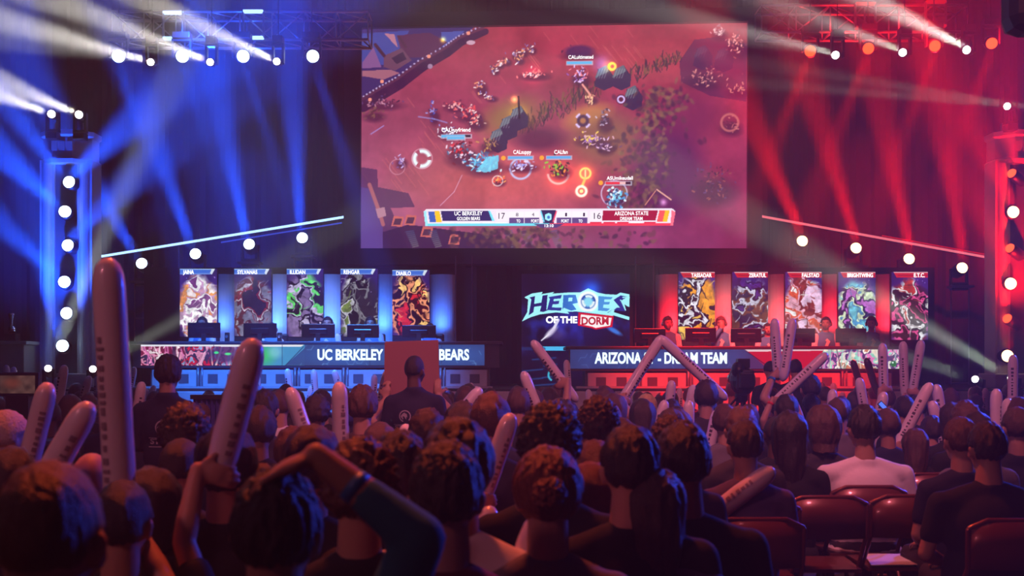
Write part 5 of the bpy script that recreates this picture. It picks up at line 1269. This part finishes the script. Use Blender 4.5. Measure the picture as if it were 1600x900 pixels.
# broadcast camera on a tripod
Yc = 12.6; c0 = P(1156, 640, Yc); t = thing('broadcast_camera', 'black broadcast camera on a tripod in front of the red desk', 'video camera', (c0.x, Yc, 0)); x = c0.x
zc = P(0, 592, Yc).z
part('camera_body', MB().box((x-.09, Yc-.30, zc-.11), (x+.10, Yc+.12, zc+.10)).ell((x+.01, Yc-.10, zc-.02), (.135, .24, .165)).ell((x-.06, Yc-.2, zc+.10), (.07, .12, .09)), M['black'], t, bevel=.02)
part('lens_barrel', MB().lathe([(.06, 0), (.06, .14), (.075, .16), (.075, .26)], (x, Yc+.10, zc), V((0, 1, 0)).to_track_quat('Z', 'Y'), 20), M['gloss'], t, True)
part('viewfinder', MB().box((x-.07, Yc-.26, zc+.12), (x+.06, Yc-.12, zc+.22)).cap((x, Yc-.1, zc+.08), (x, Yc-.18, zc+.14), .02), M['black'], t, bevel=.01)
part('battery_pack', MB().box((x-.07, Yc-.38, zc-.09), (x+.08, Yc-.30, zc+.07)), M['black'], t, bevel=.012)
part('carry_handle', MB().cap((x+.02, Yc-.1, zc+.16), (x+.02, Yc+.1, zc+.16), .014).cap((x+.02, Yc+.1, zc+.16), (x+.02, Yc+.1, zc+.08), .012), M['black'], t, True)
part('tripod_head', MB().lathe([(.05, 0), (.07, .03), (.07, .09), (.04, .13)], (x, Yc-.08, zc-.26), None, 16).cap((x-.05, Yc-.10, zc-.2), (x-.24, Yc-.42, zc-.34), .012), M['black'], t, True)
for k in range(3):
    a = 2.1*k+.5; part('leg', MB().cap((x+.04*math.cos(a), Yc-.08+.04*math.sin(a), zc-.26), (x+.42*math.cos(a), Yc-.08+.42*math.sin(a), .03), .018, .014), M['black'], t, True)

# raised phone at the red side
ph = P(1385, 640, 8.6); t = thing('phone', 'glinting phone held up among the sticks at the red side', 'phone', tuple(ph)); q = Matrix.Rotation(.8, 3, 'Y')
part('case', MB().box((ph.x-.075, 8.6, ph.z-.02), (ph.x+.075, 8.61, ph.z+.02), q), M['gloss'], t); part('display', MB().box((ph.x-.07, 8.595, ph.z-.014), (ph.x+.07, 8.60, ph.z+.014), q, ph), emis('phone_glow', (.1, .2, 1), 1.2), t)

# far rows
HK = [('short', 'black'), ('short', 'dark'), ('full', 'brown'), ('full', 'dark'), ('bob', 'brown'), ('crop', 'dark'), ('curly', 'dark'), ('short', 'brown'), ('spiky', 'brown'), ('long', 'dark')]
taken = [(X, Y) for (_, X, Y, s, st) in PEOPLE if Y > 1.5]
blk = [b for b in PEOPLE]
g = random.Random(5); far = 0
rowY = [4.6, 5.5, 6.4, 7.3, 8.2, 9.1, 10.0, 10.9, 11.8, 12.7, 13.6, 14.5, 15.2]
DESC = {'short': 'short', 'full': 'thick', 'bob': 'bobbed', 'crop': 'cropped', 'curly': 'curly', 'spiky': 'tousled', 'long': 'long'}
for ri, Yr in enumerate(rowY):
    half = 860/F*Yr; x = -half+g.uniform(0, .4)
    while x < half:
        X = x+g.uniform(-.09, .09); Y = Yr+g.uniform(-.12, .12); x += .56 if Yr < 11 else .62
        px = CX+X/Y*F
        if Yr < 7 and (1195 < px < 1500 or px < 250): continue      # empty seats / side gaps
        if Yr < 6 and px > 1100: continue
        if px < 200 and 6.8 < Yr < 9: continue
        if any((X-a)**2+((Y-b)*.8)**2 < .36**2 for a, b in taken): continue
        if Yr > 9 and g.random() < .12: continue
        taken.append((X, Y)); hr, hc = HK[g.randrange(len(HK))]; far += 1
        side = 'blue' if px < 800 else 'red'; dist = 'middle rows' if Yr < 9.5 else 'far rows'
        col = {'black': 'black', 'dark': 'dark', 'brown': 'brown'}[hc]
        person(0, 0, 0, hr, hc, g.choice(('black', 'black', 'charcoal', 'navy', 'grey', 'maroon')), f'seated spectator with {DESC[hr]} {col} hair in the packed {dist} below the {side} desk',
               f'{DESC[hr]} {col}-haired spectators, {dist}, {side} side', at=(X, Y, 0, g.uniform(.90, 1.0)), seed=g.randrange(3), lod=4 if Yr < 9 else 3, skin=g.choice((0, 0, 1, 1, 2)), voxel=.014)
print('people', len(PEOPLE), 'far', far)

# chairs
for i, (px, Y) in enumerate(((1290, 5.95), (1421, 6.0))):
    p = P(px, 800, Y); folding_chair(p.x, Y+.23, f'empty brown folding chair on the red side, {"nearer the middle" if i == 0 else "one with paper on its seat"}')
p = P(1420, 885, 6.0)
single('paper_sheet', MB().prism([(p.x-.19, 6.02, .468), (p.x+.17, 6.04, .468), (p.x+.15, 6.36, .470), (p.x-.12, 6.37, .470)], (0, 0, .004)), M['paper'], 'white sheet of paper lying on an empty folding chair seat', 'paper')
for i, (px, Y, lab) in enumerate(((1335, 6.72, 'folding chair of the broad white-shirted man'), (1438, 7.5, 'folding chair with a shiny top edge behind the one with paper'), (1166, 6.0, 'folding chair under the man in the grey-violet shirt'), (1548, 5.3, 'dark folding chair back behind the broad man in black'))):
    p = P(px, 800, Y); folding_chair(p.x, Y-.02, lab)
def chlab(l):
    w_ = l.replace(',', '').split()[:12]
    while w_[-1] in ('the', 'of', 'in', 'a', 'an', 'and', 'with', 'at', 'below', 'behind', 'beside', 'before', 'to', 'by', 'on', 'one', 'his', 'its', 'along', 'under', 'between', 'two', 'whose', 'right', 'just', 'up', 'round', 'big', 'blue', 'brown', 'first', 'raised', 'next'): w_.pop()
    return 'folding chair under the '+' '.join(w_)
for (t, X, Y, s, stnd) in PEOPLE[10:70]:
    if not stnd and 1.5 < Y < 5.4 and not (t.get('label') or '').startswith(('player', 'broad')): folding_chair(X, Y+.02, chlab(t['label']))

# draped table with a camera monitor, and a draped barrier
Yt = 8.0; a = P(-60, 622, Yt); b = P(58, 622, Yt)
t = thing('draped_table', 'table under a black cloth at the edge of the crowd', 'table', ((a.x+b.x)/2, Yt, 0)); zt = .98
dr = MB(); n = 60
part('table_top', MB().box((a.x, Yt, zt-.03), (b.x, Yt+.6, zt)), M['black'], t)
vs = [];
for k in range(n+1):
    x = a.x+(b.x-a.x)*k/n; y = Yt-.02+.015*math.sin(k*1.7); vs += [(x, y, .02), (x, y, zt)]
for k in range(n): dr.add([vs[2*k], vs[2*k+2], vs[2*k+3], vs[2*k+1]], [(0, 1, 2, 3)])
part('cloth', dr, M['wall'], t)
a = P(-14, 582, Yt); b = P(51, 620, Yt); t = thing('preview_monitor', 'small preview monitor with a dim brown picture on the draped table', 'monitor', ((a.x+b.x)/2, Yt+.1, zt))
part('bezel', MB().box((a.x, Yt+.1, b.z), (b.x, Yt+.15, a.z)), M['black'], t, bevel=.006)
c = Canvas(0, 0, 60, 36, 1, (74, 50, 46)); c.img *= (.6+.8*c.n(12, 3))[..., None]; c.ell(20, 15, 14, 10, (110, 50, 40), .7, 1)
M['prev'] = screen_mat('preview_picture', 1)
e = .022; part('preview_picture', localise(c.mesh('preview_picture', [V((a.x+e, Yt+.092, a.z-e)), V((b.x-e, Yt+.092, a.z-e)), V((a.x+e, Yt+.092, b.z+e)), V((b.x-e, Yt+.092, b.z+e))]), t), M['prev'], t)
part('foot', MB().box(((a.x+b.x)/2-.08, Yt+.08, zt), ((a.x+b.x)/2+.08, Yt+.2, b.z+.01)), M['black'], t)
a = P(302, 622, 10.2); b = P(350, 622, 10.2); bb = thing('draped_barrier', 'blue-draped barrier with a black top rail beside the first staff member', 'barrier', ((a.x+b.x)/2, 10.2, 0))
m = MB(); n = 30; vs = []
for k in range(n+1): x = a.x+(b.x-a.x)*k/n; vs += [(x, 10.2+.02*math.sin(k*1.3), .02), (x, 10.2+.02*math.sin(k*1.3), a.z)]
for k in range(n): m.add([vs[2*k], vs[2*k+2], vs[2*k+3], vs[2*k+1]], [(0, 1, 2, 3)])
part('drape', m, M['cloth_blue'], bb); part('top_rail', MB().box((a.x-.02, 10.17, a.z-.01), (b.x+.02, 10.25, a.z+.03)), M['black'], bb)
# speaker hanging at the top corner
p = P(1612, -20, 6.5); t = thing('hanging_speaker', 'black rounded loudspeaker hanging at the top corner over the crowd', 'speaker', tuple(p))
part('cabinet', MB().box((p.x-.15, p.y-.14, p.z-.27), (p.x+.15, p.y+.14, p.z+.27)), M['black'], t, bevel=.09); part('grille', MB().box((p.x-.09, p.y-.145, p.z-.2), (p.x+.09, p.y-.135, p.z+.2)), M['matte'], t); part('hanging_cable', MB().tube((p.x, p.y, p.z+.2), (p.x, p.y, 9.59), .01), M['black'], t)

# ------------------------------------------------------------------ light on desks, players and crowd
def area(loc, aim, col, e, sx, sy):
    l = bpy.data.lights.new('wash', 'AREA'); l.shape = 'RECTANGLE'; l.size = sx; l.size_y = sy; l.energy = e; l.color = col
    o = bpy.data.objects.new('wash', l); COL.objects.link(o); o.location = loc; o.rotation_euler = (V(aim)-V(loc)).to_track_quat('-Z', 'Y').to_euler(); return o
spot(V((-3.2, 11.5, 7.5)), V((-3.2, 17.3, 1.75)), (.03, .20, 1), 9000, 36, .6, .15)
spot(V((3.6, 11.5, 7.5)), V((3.4, 17.3, 1.7)), (1, .015, .01), 9000, 32, .6, .15)
spot(V((-3.2, 14.0, 6.5)), V((-3.6, 18.6, 2.2)), (1, .9, .85), 450, 28, .6, .15)
spot(V((3.6, 14.0, 6.5)), V((3.9, 18.6, 2.2)), (1, .88, .85), 540, 26, .6, .15)
# house washes: red-orange from above the front, blue from the far side, faint pink from behind
spot(V((-1.2, 7.0, 8.8)), V((-.3, 3.2, 1.0)), (1, .12, .035), 2300, 62, .8, .4)
spot(V((9.5, 14.0, 5.0)), V((1, 6, 1.2)), (.03, .08, 1), 4600, 48, .8, .3)
spot(V((1.0, 3.0, 8.8)), V((.9, 10, 1.0)), (1, .24, .34), 2300, 56, .7, .4)
spot(V((-5, -1.5, 6.0)), V((1, 9, 1)), (1, .26, .36), 420, 60, .8, .5)
bpy.context.view_layer.update()
import re
for o in sc.objects:
    if o.get('label') and o.parent is None and not 4 <= len(re.findall(r"[A-Za-z']+", o['label'])) <= 16: print('LABEL', len(o['label'].split()), o.name, o['label'])
